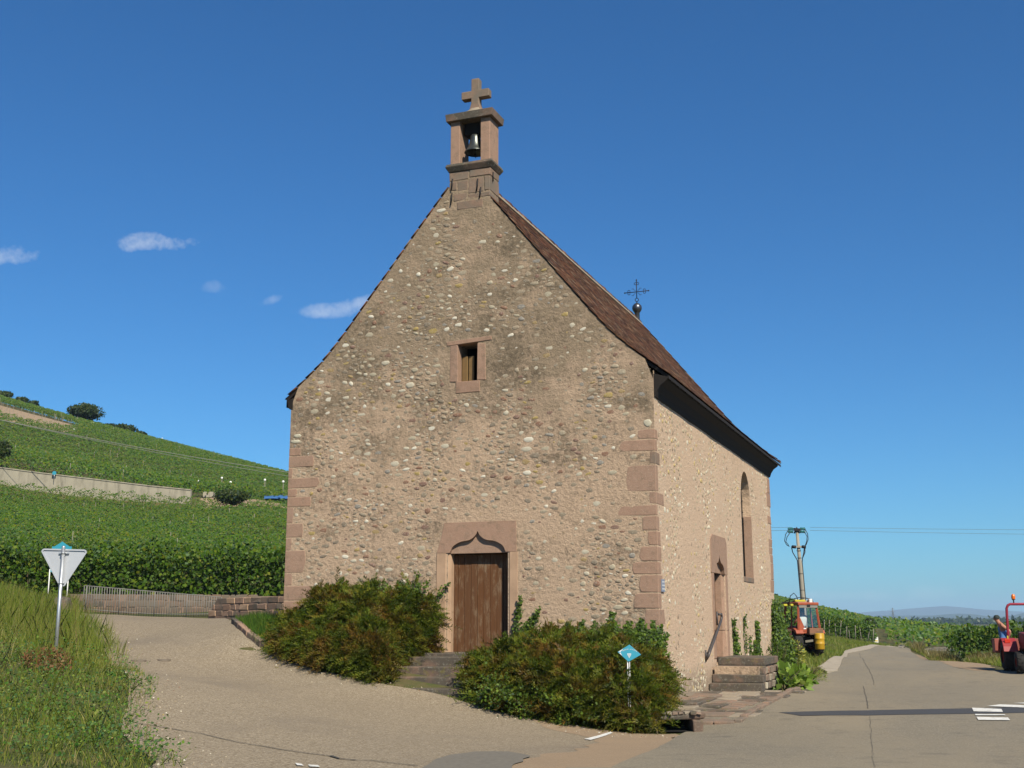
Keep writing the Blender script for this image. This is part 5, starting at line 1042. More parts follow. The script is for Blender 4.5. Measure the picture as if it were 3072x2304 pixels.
a, b = cf(47.6, (205-CX)/3572*47.6), cf(49.2, (960-CX)/3572*49.2)
rubble_wall('retaining_wall', a, b, 1.75, 2.78, 2.70, .4, 'low reddish rubble wall below the tall vine row', 4)
a = cf(46.4, (196-CX)/3572*46.4); b = cf(46.2, (252-CX)/3572*46.2)
rubble_wall('wall_pier', a, b, 2.0, 2.74, 2.70, .5, 'short rough stone pier at the left end of the railing', 3)
a, b = cf(42.5, (612-CX)/3572*42.5), cf(37.5, (905-CX)/3572*37.5)
rubble_wall('parapet', a, b, 1.86, 2.50, 2.44, .35, 'stone parapet with a sloping end between railing and chapel', 3, .9, [SANDG, SAND, JAMB], (.25, .7), .016)
p = gnd(185, 1838); MB().add(*[(PEB[4][0]*[.42, .35, .38]).tolist(), PEB[4][1].tolist()], True).build('boulder', SLAB, None, label='pale boulder in the grass beside the stone pier', cat='boulder').location = (p[0], p[1], p[2]+.1)
fa, fb = dep(248, 1831, 45.2), dep(662, 1846, 46.6); ta, tb = dep(258, 1757, 45.2), dep(690, 1792, 46.6); n = 56
fence = empty('metal_fence', tuple(fa), 'grey metal railing of thin upright bars along the lane end', 'fence')
def fp(t_, k): 
    a = fa+(fb-fa)*t_; a[2] = h1(a[0], a[1])+.03; b_ = a.copy(); b_[2] = ta[2]+(tb[2]-ta[2])*t_; return Vector(a+(b_-a)*k-fa)
for i in range(n):
    t_ = i/(n-1); big_ = i in (1, 14, 28, 41, 55); MB().tube([fp(t_, -.06), fp(t_, 1.)], .028 if big_ else .016, 6).build('post' if big_ else 'bar', FENCEM, fence)
MB().tube([fp(k/12, 1.) for k in range(13)], .02, 6).build('top_rail', FENCEM, fence); MB().tube([fp(k/12, .07) for k in range(13)], .018, 6).build('bottom_rail', FENCEM, fence)
# hill wall
pts = [(-220, 1383, 1440), (0, 1404, 1452), (130, 1421, 1462), (300, 1441, 1482), (450, 1459, 1496), (572, 1471, 1502)]; m = MB()
A = [dep(x, y, 112.5) for x, y, _ in pts]; B_ = [dep(x, yb, 112.5) for x, _, yb in pts]; hv = Vector(HD)*.5; k = len(A)
cw = empty('retaining_wall', tuple(B_[2]), 'long pale concrete wall crossing the hillside vineyard', 'wall'); c0 = Vector(B_[2])
for i in range(k-1):
    q = [Vector(B_[i])-Vector((0, 0, 1)), Vector(B_[i+1])-Vector((0, 0, 1)), Vector(A[i+1]), Vector(A[i])]; m = MB(); m.add([v-c0 for v in q]+[v+hv-c0 for v in q], [(0, 1, 2, 3), (4, 5, 6, 7), (0, 1, 5, 4), (1, 2, 6, 5), (2, 3, 7, 6), (3, 0, 4, 7)]); m.build('panel', CWALL, cw)
    cp = MB().beam(Vector(A[i])-c0+hv/2+Vector((0, 0, .05)), Vector(A[i+1])-c0+hv/2+Vector((0, 0, .05)), .62, .10); cp.build('coping', CWALL, cw)
p = dep(627, 1476, 116); MB().box((0, 0, 0), (1.0, .8, .55), rz=YAW).build('concrete_block', CWALL, None, .03, label='small concrete block beside the farm track', cat='block').location = (p[0], p[1], h1(p[0], p[1])+.25)
p = dep(834, 1464, 119); m = MB(); TARP = simple('blue_tarp', (.045, .13, .32), .55, 0, .3, 1.2, .4)
gv = [[(-1.3+2.6*i/8, -.5+j*.34, (.55*sin(pi*min(1, j/3+.1)))*(.8+.3*random.random())) for i in range(9)] for j in range(4)]; m.add([v for r_ in gv for v in r_], [(j*9+i, j*9+i+1, j*9+i+10, j*9+i+9) for j in range(3) for i in range(8)], True)
o = m.build('tarpaulin', TARP, None, label='blue tarpaulin heap beside the farm track', cat='tarpaulin'); o.location = (p[0], p[1], h1(p[0], p[1])+.25); o.rotation_euler = (0, 0, YAW)
for px, py, d, lab in [(596, 1450, 124, 'white disc on a vine post, leftmost above the wall end'), (666, 1434, 134, 'faint white disc on a vine post highest above the dark bush'), (692, 1447, 124, 'white disc on a vine post right above the dark bush'), (795, 1440, 126, 'bright white disc on a vine post left of the tarpaulin'), (850, 1445, 124, 'white disc on a vine post above the tarpaulin'),
                  (441, 1308, 238, 'white disc on the skyline right of the crest shrubs'), (487, 1315, 240, 'white disc on the skyline furthest right'), (219, 1331, 190, 'white disc on a vine post below the round tree'), (232, 1289, 222, 'white disc at the left foot of the round tree'), (279, 1292, 222, 'white disc at the right foot of the round tree')]:
    p = dep(px, py, d-2.2); zg_ = h1(p[0], p[1]); o = empty('vine_post', (p[0], p[1], zg_), lab, 'post', 'vine posts with white discs'); hz = max(1.2, p[2]-zg_)
    MB().tube([(0, 0, -.3), (0, 0, hz)], .04, 5).build('stake', POSTW, o); MB().lathe([(0, -.03), (.12, -.03), (.13, 0), (.12, .03), (0, .03)], (-HD[0]*.06, -HD[1]*.06, hz), 12, tuple(HD)).build('disc', WHITE, o)
def sag(p, q, s, n=24): p, q = Vector(p), Vector(q); return [p+(q-p)*(i/n)-Vector((0, 0, s*4*(i/n)*(1-i/n))) for i in range(n+1)]
WIRE = simple('bare_wire', (.32, .31, .28), .6, .2, .05)
MB().tube(sag(dep(-300, 1190, 118), dep(1100, 1452, 92), .55), .026, 5).build('overhead_cable', WIRE, None, label='upper overhead cable crossing the hillside', cat='cable')
MB().tube(sag(dep(-300, 1186, 116), dep(1100, 1466, 90), .55), .018, 5).build('overhead_cable', WIRE, None, label='lower overhead cable crossing the hillside', cat='cable')

# give-way sign seen from behind
ys = empty('give_way_sign', (-10.2, -6.66, .76), 'bare aluminium back of a triangular give-way sign on a post', 'sign', rz=YAW-.02)
MB().tube([(0, 0, -.4), (0, 0, 2.36)], .035, 14).lathe([(.035, 2.36), (.03, 2.38), (0, 2.385)], (0, 0, 0), 14).build('post', GALV, ys)
tri = [(-.44, 2.29), (-.40, 2.32), (.40, 2.30), (.44, 2.27), (.05, 1.62), (-.03, 1.62)]; m = MB(); m.prism(tri, lambda a, b: (a, .06, b), lambda a, b: (a, .064, b)); m.build('plate', ALU, ys)
m = MB()
for i in range(6): a, b = tri[i], tri[(i+1) % 6]; m.beam((a[0], .045, a[1]), (b[0], .045, b[1]), .03, .012, (0, 1, 0))
m.build('rim', ALU, ys)
for z_ in (2.24, 1.66): MB().beam((-.10 if z_ > 2 else -.05, .045, z_), (.10 if z_ > 2 else .05, .045, z_), .03, .03).tube([(.04*cos(a), .04*sin(a), z_) for a in np.linspace(0, 2*pi, 13)[:-1]], .012, 6, closed=True).build('clamp', GALV, ys)
# teal information panel behind it
p = dep(173, 1795, 41); tp = empty('info_panel', (p[0], p[1], p[2]), 'teal panel with a pointed top behind the give-way sign', 'sign', rz=YAW)
MB().prism([(-.33, .90), (.35, .90), (.35, 1.78), (.27, 1.78), (.14, 1.86), (0.01, 1.95), (-.12, 1.86), (-.25, 1.78), (-.33, 1.78)], lambda a, b: (a, 0, b), lambda a, b: (a, .03, b)).build('panel', TEAL, tp)
for x in (-.36, .30): MB().tube([(x, .035, -.3), (x, .035, 1.0)], .02, 8).build('leg', WHITE, tp)
m = MB()
for i in range(9): m.box((-.14+i*.035, -.003, 1.665), (.022, .004, .03))
m.build('lettering', WHITE, tp, kind='stuff')
p = dep(163, 1424, 112.2); o = empty('small_sign', tuple(p), 'small teal house-shaped plate on top of the concrete wall', 'sign', rz=YAW); MB().prism([(-.18, 0), (.18, 0), (.18, .26), (0, .36), (-.18, .26)], lambda a, b: (a, -.05, b), lambda a, b: (a, -.02, b)).build('plate', TEAL, o); MB().tube([(0, 0, -.6), (0, 0, .2)], .03, 6).build('stem', GALV, o)

# diamond trail sign
pb = gnd(1880, 2150); ds = 22.15; cdia = dep(1888, 1959, ds); o = empty('trail_sign', (cdia[0], cdia[1], pb[2]), 'teal diamond trail sign standing in the right shrub', 'sign', rz=YAW-.03); zc = cdia[2]-pb[2]; u = ds/3572
D4 = [((x-1888)*u, zc+(1959-y)*u*.98) for x, y in ((1889, 1934), (1923, 1964), (1885, 1985), (1853, 1956))]
MB().prism(D4, lambda a, b: (a, 0, b), lambda a, b: (a, .012, b)).build('plate', TEAL, o, .003)
MB().add([(D4[3][0]+.012, -.003, D4[3][1]), (D4[3][0]+.105, -.003, D4[3][1]+.062), (D4[3][0]+.055, -.003, D4[3][1]+.004)], [(0, 1, 2)]).add([(D4[3][0]+.03, -.003, D4[3][1]-.018), (D4[3][0]+.05, -.003, D4[3][1]-.008), (D4[3][0]+.085, -.003, D4[3][1]-.068)], [(0, 1, 2)]).build('bare_edge', WHITE, o)
for x in (-.032, .004): MB().tube([(x, .03, -.4), (x, .03, zc-.02)], .011 if x < 0 else .006, 8).build('post', WHITE, o)
def textmesh(s, size, mat, name, parent, place):
    V, Fq = [], []
    for i, chh in enumerate(s):
        if chh == ' ': continue
        c = bpy.data.curves.new('t', 'FONT'); c.body = chh; c.size = size; c.align_x = 'CENTER'; tmp = bpy.data.objects.new('t', c); COL.objects.link(tmp); bpy.context.view_layer.update()
        me = bpy.data.meshes.new_from_object(tmp.evaluated_get(bpy.context.evaluated_depsgraph_get())); b = len(V); V += [place(i, v.co.x, v.co.y) for v in me.vertices]; Fq += [[b+k for k in f.vertices] for f in me.polygons]
        bpy.data.objects.remove(tmp); bpy.data.curves.remove(c); bpy.data.meshes.remove(me)
    me = bpy.data.meshes.new(name); me.from_pydata(V, [], Fq); me.materials.append(mat); return link(bpy.data.objects.new(name, me), parent, kind='stuff')
txt = 'Sentier viticole'; RR = .26
def arc(i, x, y):
    th = (i-7.5)*.066+.04; r_ = RR+y; return ((.0+r_*sin(th+x/RR*.9)), -.004, zc-.20+r_*cos(th+x/RR*.9))
textmesh(txt, .036, WHITE, 'lettering', o, arc)
m = MB()
for r_, cnt in enumerate((4, 4, 3, 2, 1)):
    for k in range(cnt): m.lathe([(0, -.003), (.0085, -.003), (.0085, .0), (0, .001)], ((k-(cnt-1)/2)*.019-.004, -.002, zc-.015-r_*.017), 8, (0, -1, 0))
m.build('grape_emblem', WHITE, o, kind='stuff')

# ------------------------------------------------------------------ road furniture, pole, pylon
p = gnd(2627, 1926); o = empty('milestone', tuple(p), 'white milestone with yellow base band beside the road bend', 'milestone', rz=YAW)
f = 1.; prof = [(-.20, -.1), (.20, -.1), (.20, .42)]+[(.20*cos(a), .42+.16*sin(a)) for a in np.linspace(0, pi, 9)[1:-1]]+[(-.20, .42)]; MB().prism(prof, lambda a, b: (a*1.15, -.14, b), lambda a, b: (a*1.15, .14, b)).build('stone', WHITE, o, .02)
MB().box((0, -.145, .12), (.34, .012, .12)).build('band', simple('yellow_paint', (.60, .42, .04), .6), o); MB().box((.0, -.146, .34), (.22, .01, .05)).build('number_plate', TAR, o)
pole = empty('utility_pole', tuple(dep(2428, 1872, 68)), 'concrete utility pole with insulators and looped cables', 'pole', rz=YAW); k = 68/3572; KZ = 68/3645
def pp(px, py, dy=0): return ((px-2428)*k, dy, (1872-py)*KZ)
MB().tube([pp(2417, 1960), pp(2413.5, 1825), pp(2409.5, 1700), pp(2404, 1582)], [.16, .135, .112, .082], 12).build('shaft', CPOLE, pole)
MB().beam(pp(2393, 1584, -.1), pp(2414, 1586, -.1), .12, .16).tube([pp(2396, 1596), pp(2404, 1578), pp(2412, 1596)], .05, 6).build('head', IRON, pole)
GLASSG = simple('green_glass', (.02, .16, .13), .2, 0, .1, 5, .6)
for sx, x0 in ((-1, 2394), (1, 2413)):
    for zz_ in (1582, 1591):
        m = MB()
        for j in range(4): m.lathe([(0, -.03), (.095, -.02), (.07, .02), (0, .03)], pp(x0+sx*(3+j*4), zz_), 10, (1, 0, 0))
        m.tube([pp(x0, zz_), pp(x0+sx*18, zz_)], .018, 5).build('insulator', GLASSG, pole)
MB().beam(pp(2384, 1638, -.12), pp(2426, 1638, -.12), .10, .10).build('crossarm', CPOLE, pole)
for x in (2390, 2420): MB().tube([pp(x-5, 1638, -.2), pp(x+6, 1639, -.2)], .09, 8).build('cable_head', IRON, pole)
CABLE = simple('black_cable', (.025, .025, .028), .5)
for pts in ([(2378, 1585), (2368, 1600), (2364, 1620), (2370, 1632), (2378, 1637)], [(2384, 1592), (2372, 1608), (2368, 1622), (2376, 1634)], [(2428, 1583), (2435, 1598), (2436, 1615), (2430, 1630), (2424, 1637)], [(2426, 1592), (2433, 1606), (2431, 1622), (2426, 1634)]): MB().tube([pp(*q, -.1) for q in pts], .022, 5).build('jumper_cable', CABLE, pole)
for pts in ([(2385, 1640), (2388, 1655), (2396, 1670), (2401, 1680), (2402.5, 1720), (2405, 1780), (2406.5, 1860)], [(2426, 1638), (2425, 1655), (2417, 1672), (2415, 1685), (2417, 1730), (2419.5, 1790), (2422, 1870)], [(2424, 1640), (2421, 1658), (2417, 1672)]): MB().tube([pp(*q, -.04) for q in pts], .028, 6).build('down_cable', CABLE, pole)
for z_ in (1650, 1672, 1720, 1770): MB().tube([tuple(np.array(pp(2404+(z_-1582)*.042, z_))+[.125*cos(a), .125*sin(a), 0]) for a in np.linspace(0, 2*pi, 13)[:-1]], .014, 5, closed=True).build('strap', IRON, pole)
THINW = simple('thin_wire', (.16, .17, .19), .6, .2, .05)
for i, (y0, y1) in enumerate(((1582, 1590), (1591, 1606))): MB().tube(sag(dep(2430, y0, 68), dep(3500, y1, 74), .05), .009, 4).build('overhead_cable', THINW, None, label=['upper thin wire running right from the utility pole', 'lower thin wire running right from the utility pole'][i], cat='cable')
for i, (y0, y1) in enumerate(((1582, 1572), (1591, 1584))): MB().tube(sag(dep(2376, y0, 68), dep(1500, y1, 80), .1), .009, 4).build('overhead_cable', THINW, None, label=['upper thin wire running from the pole behind the chapel', 'lower thin wire running from the pole behind the chapel'][i], cat='cable')
d = 1300; p = cf(d, (2680-CX)/3572*d, -2); py_ = empty('pylon', tuple(p), 'distant lattice pylon on the plain', 'pylon', rz=YAW); m = MB(); hh = 18.5
for sx in (-1, 1):
    for sy in (-1, 1): m.tube([(sx*1.9, sy*1.9, 0), (sx*.7, sy*.7, hh*.6), (sx*.25, sy*.25, hh)], .17, 4)
for i in range(6):
    z0, z1 = hh*i/7, hh*(i+1)/7; w0, w1 = 1.9-1.7*i/7, 1.9-1.7*(i+1)/7; m.tube([(-w0, -w0, z0), (w1, -w1, z1)], .1, 4).tube([(w0, -w0, z0), (-w1, -w1, z1)], .1, 4)
m.build('tower', simple('pylon_steel', (.16, .17, .17), .6, .3), py_)
for z_, w in ((hh*.62, 3.4), (hh*.78, 2.9), (hh*.92, 2.3)): MB().tube([(-w, 0, z_), (0, 0, z_+.5), (w, 0, z_)], .14, 4).build('arm', GALV, py_)

# ------------------------------------------------------------------ tractors
def wheel(parent, c, r, w, rimm, name='wheel'):
    TY = bpy.data.materials.get('tyre_rubber') or simple('tyre_rubber', (.022, .021, .020), .85, 0, .3, 20)
    o = MB().lathe([(r*.5, -w*.5), (r*.88, -w*.5), (r*.95, -w*.4), (r*.96, w*.4), (r*.88, w*.5), (r*.5, w*.5)], (0, 0, 0), 26, (1, 0, 0)).build(name, TY, parent); o.location = c
    m = MB()
    for i in range(18):
        a = i*pi/9; s = 1 if i % 2 else -1; ca, sa = cos(a), sin(a); a2 = a+.16
        m.beam((s*w*.05, r*.965*ca, r*.965*sa), (s*w*.48, r*.955*cos(a2), r*.955*sin(a2)), r*.09, r*.09, (0, ca, sa))
    m.build('tread', TY, o, kind='stuff'); MB().lathe([(0, -w*.2), (r*.2, -w*.22), (r*.3, -w*.15), (r*.46, -w*.3), (r*.54, -w*.46), (r*.54, w*.46), (r*.46, w*.3), (r*.3, w*.15), (r*.2, w*.22), (0, w*.2)], (0, 0, 0), 22, (1, 0, 0)).build('rim', rimm, o); return o
ORG = simple('orange_paint', (.33, .075, .032), .55, 0, .35, 5, .4); DRED = simple('faded_red_paint', (.20, .030, .026), .6, 0, .35, 4, .4); REDP = simple('red_paint', (.28, .028, .030), .5, 0, .3, 4, .4); BLK = simple('black_steel', (.02, .02, .02), .55, .2, .2)
YEL = simple('yellow_plastic', (.46, .27, .014), .45, 0, .08, 5, .4); YEL2 = simple('lemon_plastic', (.50, .44, .04), .5, 0, .08, 5); CRATE = simple('crate_wood', (.20, .12, .075), .85, 0, .3, 10); WPL = simple('white_plastic', (.7, .7, .68), .5, 0, .05, 6)
tg = NT('cab_glass'); gl = tg.n('ShaderNodeBsdfGlossy', Color=(.9, .95, 1), Roughness=.03).outputs[0]; trn = tg.n('ShaderNodeBsdfTransparent', Color=(.86, .9, .88)).outputs[0]; tg.t.links.new(tg.n('ShaderNodeMixShader', i0=.12, i1=trn, i2=gl).outputs[0], tg.out.inputs[0]); CABG = tg.m
t1p = gnd(2414, 1969); T1 = empty('tractor', tuple(t1p), 'orange narrow cab tractor with yellow barrel parked on the verge', 'tractor', rz=YAW+R(20))
for sx in (-1, 1): wheel(T1, (sx*.52, 0, .56), .56, .36, ORG); wheel(T1, (sx*.48, 1.55, .38), .38, .26, ORG)
MB().box((0, .85, .62), (.42, 2.1, .36)).box((0, .0, .56), (.9, .3, .3)).build('chassis', BLK, T1, .02)
MB().box((0, 1.55, 1.0), (.62, 1.15, .52)).build('hood', ORG, T1, .06)
for sx in (-1, 1):
    MB().prism([(-.55, .95), (-.48, 1.08), (-.3, 1.16), (.3, 1.16), (.48, 1.08), (.55, .95), (.5, .9), (.3, 1.05), (-.3, 1.05), (-.5, .9)], lambda a, b: (sx*.34, a, b), lambda a, b: (sx*.70, a, b)).build('mudguard', ORG, T1, .01)
cab = MB().box((0, .1, 1.0), (1.06, 1.1, .10)).build('cab', ORG, T1, .01)
for sx, y0, y1 in ((-1, -.45, -.36), (1, -.45, -.36), (-1, .7, .58), (1, .7, .58)): MB().beam((sx*.53, y0, 1.0), (sx*.44, y1, 2.12), .085, .085).build('pillar', ORG, cab, .01)
for sx in (-1, 1): MB().beam((sx*.53, .1, 1.0), (sx*.45, .1, 2.12), .05, .05).build('pillar', ORG, cab, .01)
MB().box((0, .1, 2.17), (1.02, 1.15, .12)).build('roof', ORG, cab, .03); MB().box((0, -.42, 2.08), (.92, .06, .16)).build('fascia', simple('grey_trim', (.22, .21, .19), .6), cab, .01)
MB().prism([(-.50, 1.05), (-.18, 1.05), (-.30, 1.30), (-.46, 1.62)], lambda a, b: (a, -.47, b), lambda a, b: (a, -.44, b)).build('rear_panel', ORG, cab); MB().box((0, -.43, 1.10), (1.04, .04, .14)).build('rear_sill', ORG, cab, .01)
MB().add([(-.47, -.42, 1.2), (.47, -.42, 1.2), (.41, -.375, 2.02), (-.41, -.375, 2.02)], [(0, 1, 2, 3)]).build('rear_window', CABG, cab)
MB().box((-.24, -.475, 1.15), (.12, .01, .05)).build('number_plate', WHITE, cab); MB().box((0, -.45, 2.10), (.16, .06, .10)).build('work_lamp', BLK, cab, .01)
m = MB(); 
for z_ in (1.0, 1.09, 1.18): m.box((.20, -.62, z_-.06), (.62, .03, .075)).box((.20, -.36, z_-.06), (.62, .03, .075))
cr_ = MB().box((.20, -.49, .92), (.64, .30, .03)).build('crate', CRATE, T1)
for z_ in (.97, 1.05, 1.13): MB().box((.20, -.64, z_), (.66, .025, .065)).build('slat', CRATE, cr_); MB().box((.20, -.34, z_), (.66, .025, .065)).build('slat', CRATE, cr_)
for sx in (-.12, .52): MB().box((sx, -.49, 1.05), (.025, .29, .24)).build('slat', CRATE, cr_)
bz = .30; MB().lathe([(0, bz), (.18, bz), (.20, bz+.03), (.20, bz+.22), (.215, bz+.24), (.20, bz+.26), (.20, bz+.42), (.215, bz+.44), (.20, bz+.46), (.20, bz+.62), (.18, bz+.66), (0, bz+.66)], (.16, -.90, 0), 24).build('barrel', YEL, T1)
MB().box((.2, -.75, .33), (.34, .3, .05)).beam((0, -.15, .5), (.2, -.7, .34), .08, .06).build('barrel_bracket', BLK, T1); MB().beam((-.25, -.5, .62), (-.05, -.75, .66), .07, .09).build('hitch', simple('pale_steel', (.4, .36, .28), .6, .3), T1)
for i, pts in enumerate([[(-.5, .2, 2.2), (-.5, .1, 2.5), (-.38, 0, 2.62), (-.25, 0, 2.48), (-.2, 0, 2.3)], [(-.6, .3, 2.3), (0, .1, 2.45), (.4, 0, 2.38), (.52, 0, 2.1)], [(-.3, .0, 2.3), (.1, -.1, 2.42), (.45, -.1, 2.36), (.5, -.1, 2.15)]]): MB().tube(pts, .018, 6).build('hose', BLK, T1)
MB().tube([(-.85, .3, 2.22), (.45, .3, 2.26)], .04, 6).build('boom', BLK, T1)
for x, y, w in ((-.12, .0, .5), (-.72, .2, .18), (-.6, -.1, .14)): MB().box((x, y, 2.30 if x > -.3 else 2.12), (w, .12, .09)).build('float', YEL2, T1, .02)
MB().box((.30, -.15, 2.29), (.16, .16, .18)).build('tank_cap', WPL, T1, .03); MB().box((.0, .1, 2.27), (.6, .3, .09)).build('tray', simple('beige_trim', (.36, .28, .2), .7), T1, .01)
MB().box((-.88, .3, 1.72), (.14, .2, 1.05)).build('sprayer_duct', BLK, T1, .03); MB().box((-.78, .25, .85), (.4, .9, .55)).build('sprayer_body', simple('dark_rust', (.07, .025, .018), .7), T1, .05); MB().beam((-.84, .3, .9), (-.5, .3, .8), .1, .1).build('sprayer_arm', BLK, T1)
MB().box((0, .15, 1.10), (.44, .12, .5)).build('seat', BLK, cab, .04)

def body(name, joints, edges, root, mat, parent, sub=2, loc=(0, 0, 0)):
    me = bpy.data.meshes.new(name); bm = bmesh.new(); sl = bm.verts.layers.skin.verify(); vs = {}
    for k_, (x, y, z_, r_) in joints.items():
        v = bm.verts.new((x, y, z_)); rr = r_ if isinstance(r_, tuple) else (r_, r_); v[sl].radius = rr; v[sl].use_root = (k_ == root); vs[k_] = v
    for a_, b_ in edges: bm.edges.new((vs[a_], vs[b_]))
    bm.to_mesh(me); bm.free(); me.materials.append(mat); o = bpy.data.objects.new(name, me); mod = o.modifiers.new('skin', 'SKIN'); mod.use_smooth_shade = True; sb = o.modifiers.new('sub', 'SUBSURF'); sb.levels = sub; sb.render_levels = sub; o.location = loc; return link(o, parent)
SKINM = simple('skin', (.42, .20, .13), .6, 0, .1, 6, .3); SHIRTW = simple('white_cotton', (.72, .72, .72), .85, 0, .06, 10); HAIR = simple('dark_hair', (.018, .014, .012), .7)
# driver, seen from behind through the rear window
dp = T1.matrix_basis @ Vector((-.02, .02, 1.12)); drv = empty('person', tuple(dp), 'driver in a white shirt seated in the orange tractor', 'person', rz=YAW+R(20))
J = dict(p=(0, 0, .05, .15), w=(0, 0, .25, (.16, .12)), c=(0, .01, .45, (.19, .13)), n=(0, .03, .60, .065), h0=(0, .05, .68, .085), h1=(0, .06, .78, .095), h2=(0, .05, .84, .06), sl=(-.18, .02, .52, .075), el=(-.26, .12, .30, .055), hl=(-.15, .36, .28, .045), sr=(.18, .02, .52, .075), er=(.26, .12, .30, .055), hr=(.15, .36, .28, .045), kl=(-.13, .40, .05, .085), kr=(.13, .40, .05, .085), fl=(-.13, .45, -.30, .06), fr=(.13, .45, -.30, .06))
E_ = [('p', 'w'), ('w', 'c'), ('c', 'n'), ('n', 'h0'), ('h0', 'h1'), ('h1', 'h2'), ('c', 'sl'), ('sl', 'el'), ('el', 'hl'), ('c', 'sr'), ('sr', 'er'), ('er', 'hr'), ('p', 'kl'), ('p', 'kr'), ('kl', 'fl'), ('kr', 'fr')]
body('body', J, E_, 'p', SKINM, drv)
body('shirt', {k_: (v[0], v[1], v[2], tuple(x+.018 for x in (v[3] if isinstance(v[3], tuple) else (v[3], v[3])))) for k_, v in J.items() if k_ in ('p', 'w', 'c', 'sl', 'sr')}, [('p', 'w'), ('w', 'c'), ('c', 'sl'), ('c', 'sr')], 'p', SHIRTW, drv)
MB().lathe([(0, .125), (.06, .115), (.10, .07), (.108, .01), (.10, -.05), (.07, -.08)], (0, .03, .765), 14).build('hair', HAIR, drv)

# red tractor at the right edge
PH = YAW+R(167); rw = gnd(3018, 2017); rear_c = np.array(rw)+0; d0 = 41.3
rwp = cf(d0, (3018-CX)/3572*d0); off = Vector((cos(PH), sin(PH), 0))*.58; org = Vector((rwp[0], rwp[1], 0))-off; zg_ = h1(org.x, org.y)
T2 = empty('tractor', (org.x, org.y, zg_), 'red open tractor with roll bar and amber beacon, cut by the right edge', 'tractor', rz=PH)
for sx in (-1, 1): wheel(T2, (sx*.58, 0, .52), .52, .40, DRED); wheel(T2, (sx*.52, 1.65, .35), .35, .27, DRED)
MB().box((0, .85, .60), (.40, 2.0, .36)).box((0, 0, .55), (.9, .28, .28)).box((0, 1.65, .36), (.9, .14, .14)).build('chassis', BLK, T2, .02)
MB().prism([(.55, .78), (2.1, .74), (2.12, 1.12), (1.9, 1.24), (.6, 1.32), (.5, 1.2)], lambda a, b: (-.29, a, b), lambda a, b: (.29, a, b)).build('hood', DRED, T2, .05)
for sx in (-1, 1):
    arcp = [(.62*cos(a), .52+.60*sin(a)) for a in np.linspace(.25, pi-.15, 10)]; arcq = [(.56*cos(a), .52+.55*sin(a)) for a in np.linspace(pi-.15, .25, 10)]
    MB().prism(arcp+arcq, lambda a, b: (sx*.36, a, b), lambda a, b: (sx*.82, a, b)).build('mudguard', REDP, T2, .01); MB().box((sx*.66, .42, 1.02), (.18, .05, .14)).build('tail_lamp', simple('lamp_red', (.6, .04, .02), .3), T2, .015)
MB().tube([(.56, -.02, .9), (.56, .05, 1.3), (.545, .12, 2.12), (.50, .13, 2.22), (.42, .13, 2.26), (-.42, .13, 2.26), (-.50, .13, 2.22), (-.545, .12, 2.12), (-.56, .05, 1.3), (-.56, -.02, .9)], .045, 10).build('roll_bar', simple('bar_red', (.30, .028, .055), .4, 0, .12, 5, .45), T2)
bx_ = .30; MB().tube([(bx_, .13, 2.28), (bx_, .13, 2.42)], .022, 8).lathe([(.05, 2.40), (.055, 2.43), (0, 2.44)], (bx_, .13, 0), 12).build('beacon_stem', BLK, T2); MB().lathe([(.062, 2.435), (.068, 2.5), (.06, 2.57), (.03, 2.60), (0, 2.605)], (bx_, .13, 0), 16).build('beacon', simple('amber_lens', (.75, .16, .01), .2, 0, .1, 8, .6), T2)
MB().tube([(.18*cos(a), .80+.09*sin(a), 1.42+.14*sin(a)) for a in np.linspace(0, 2*pi, 21)[:-1]], .015, 6, closed=True).tube([(-.18, .8, 1.42), (.18, .8, 1.42)], .012, 5).tube([(0, .8, 1.42), (0, 1.0, 1.15)], .025, 6).build('steering_wheel', BLK, T2)
MB().box((0, .2, .98), (.46, .42, .12)).box((0, -.02, 1.16), (.46, .08, .34)).build('seat', BLK, T2, .04); MB().box((.62, .30, 1.14), (.05, .05, .10)).build('lever_knob', YEL2, T2, .01)
MB().box((.1, -.95, .62), (1.6, .55, .05)).box((.1, -1.22, .85), (1.6, .04, .46)).box((.1, -.69, .85), (1.6, .04, .46)).box((.88, -.95, .85), (.04, .49, .46)).box((-.68, -.95, .85), (.04, .49, .46)).build('transport_box', simple('box_red', (.30, .085, .065), .6, 0, .2, 5), T2, .01); MB().beam((0, -.1, .6), (0, -.75, .62), .4, .1).build('linkage', BLK, T2)
MB().lathe([(0, -.02), (.05, -.02), (.06, .02), (0, .03)], (.34, 2.0, .95), 12, (0, 1, 0)).build('headlamp', simple('lamp_amber', (.55, .22, .03), .3), T2)
# man in cap and blue vest
mp = cf(42.9, (3010-CX)/3572*42.9); mz = h1(mp[0], mp[1]); man = empty('person', (mp[0], mp[1], mz), 'man in dark cap and blue tank top leaning by the red tractor', 'person', rz=YAW+R(70)); man.scale = (1.06, 1.06, 1.06)
J = dict(p=(0, 0, .95, (.15, .125)), w=(0, .02, 1.13, (.145, .115)), c=(0, .07, 1.34, (.18, .125)), n=(0, .14, 1.52, .062), h0=(0, .19, 1.60, .075), h1=(0, .21, 1.68, .092), h2=(0, .19, 1.75, .06), nose=(0, .31, 1.655, .018),
         sl=(-.185, .06, 1.44, .07), el=(-.27, -.18, 1.24, .048), hl=(-.20, -.10, 1.00, .036), gl=(-.16, -.08, .93, .032), sr=(.185, .06, 1.44, .07), er=(.29, -.20, 1.25, .048), hr=(.22, -.12, 1.02, .036), gr=(.17, -.10, .95, .032),
         kl=(-.10, .03, .50, .07), al=(-.11, -.02, .10, .045), tl=(-.12, .13, .04, .04), kr=(.10, .05, .50, .07), ar=(.11, .0, .10, .045), tr=(.12, .15, .04, .04))
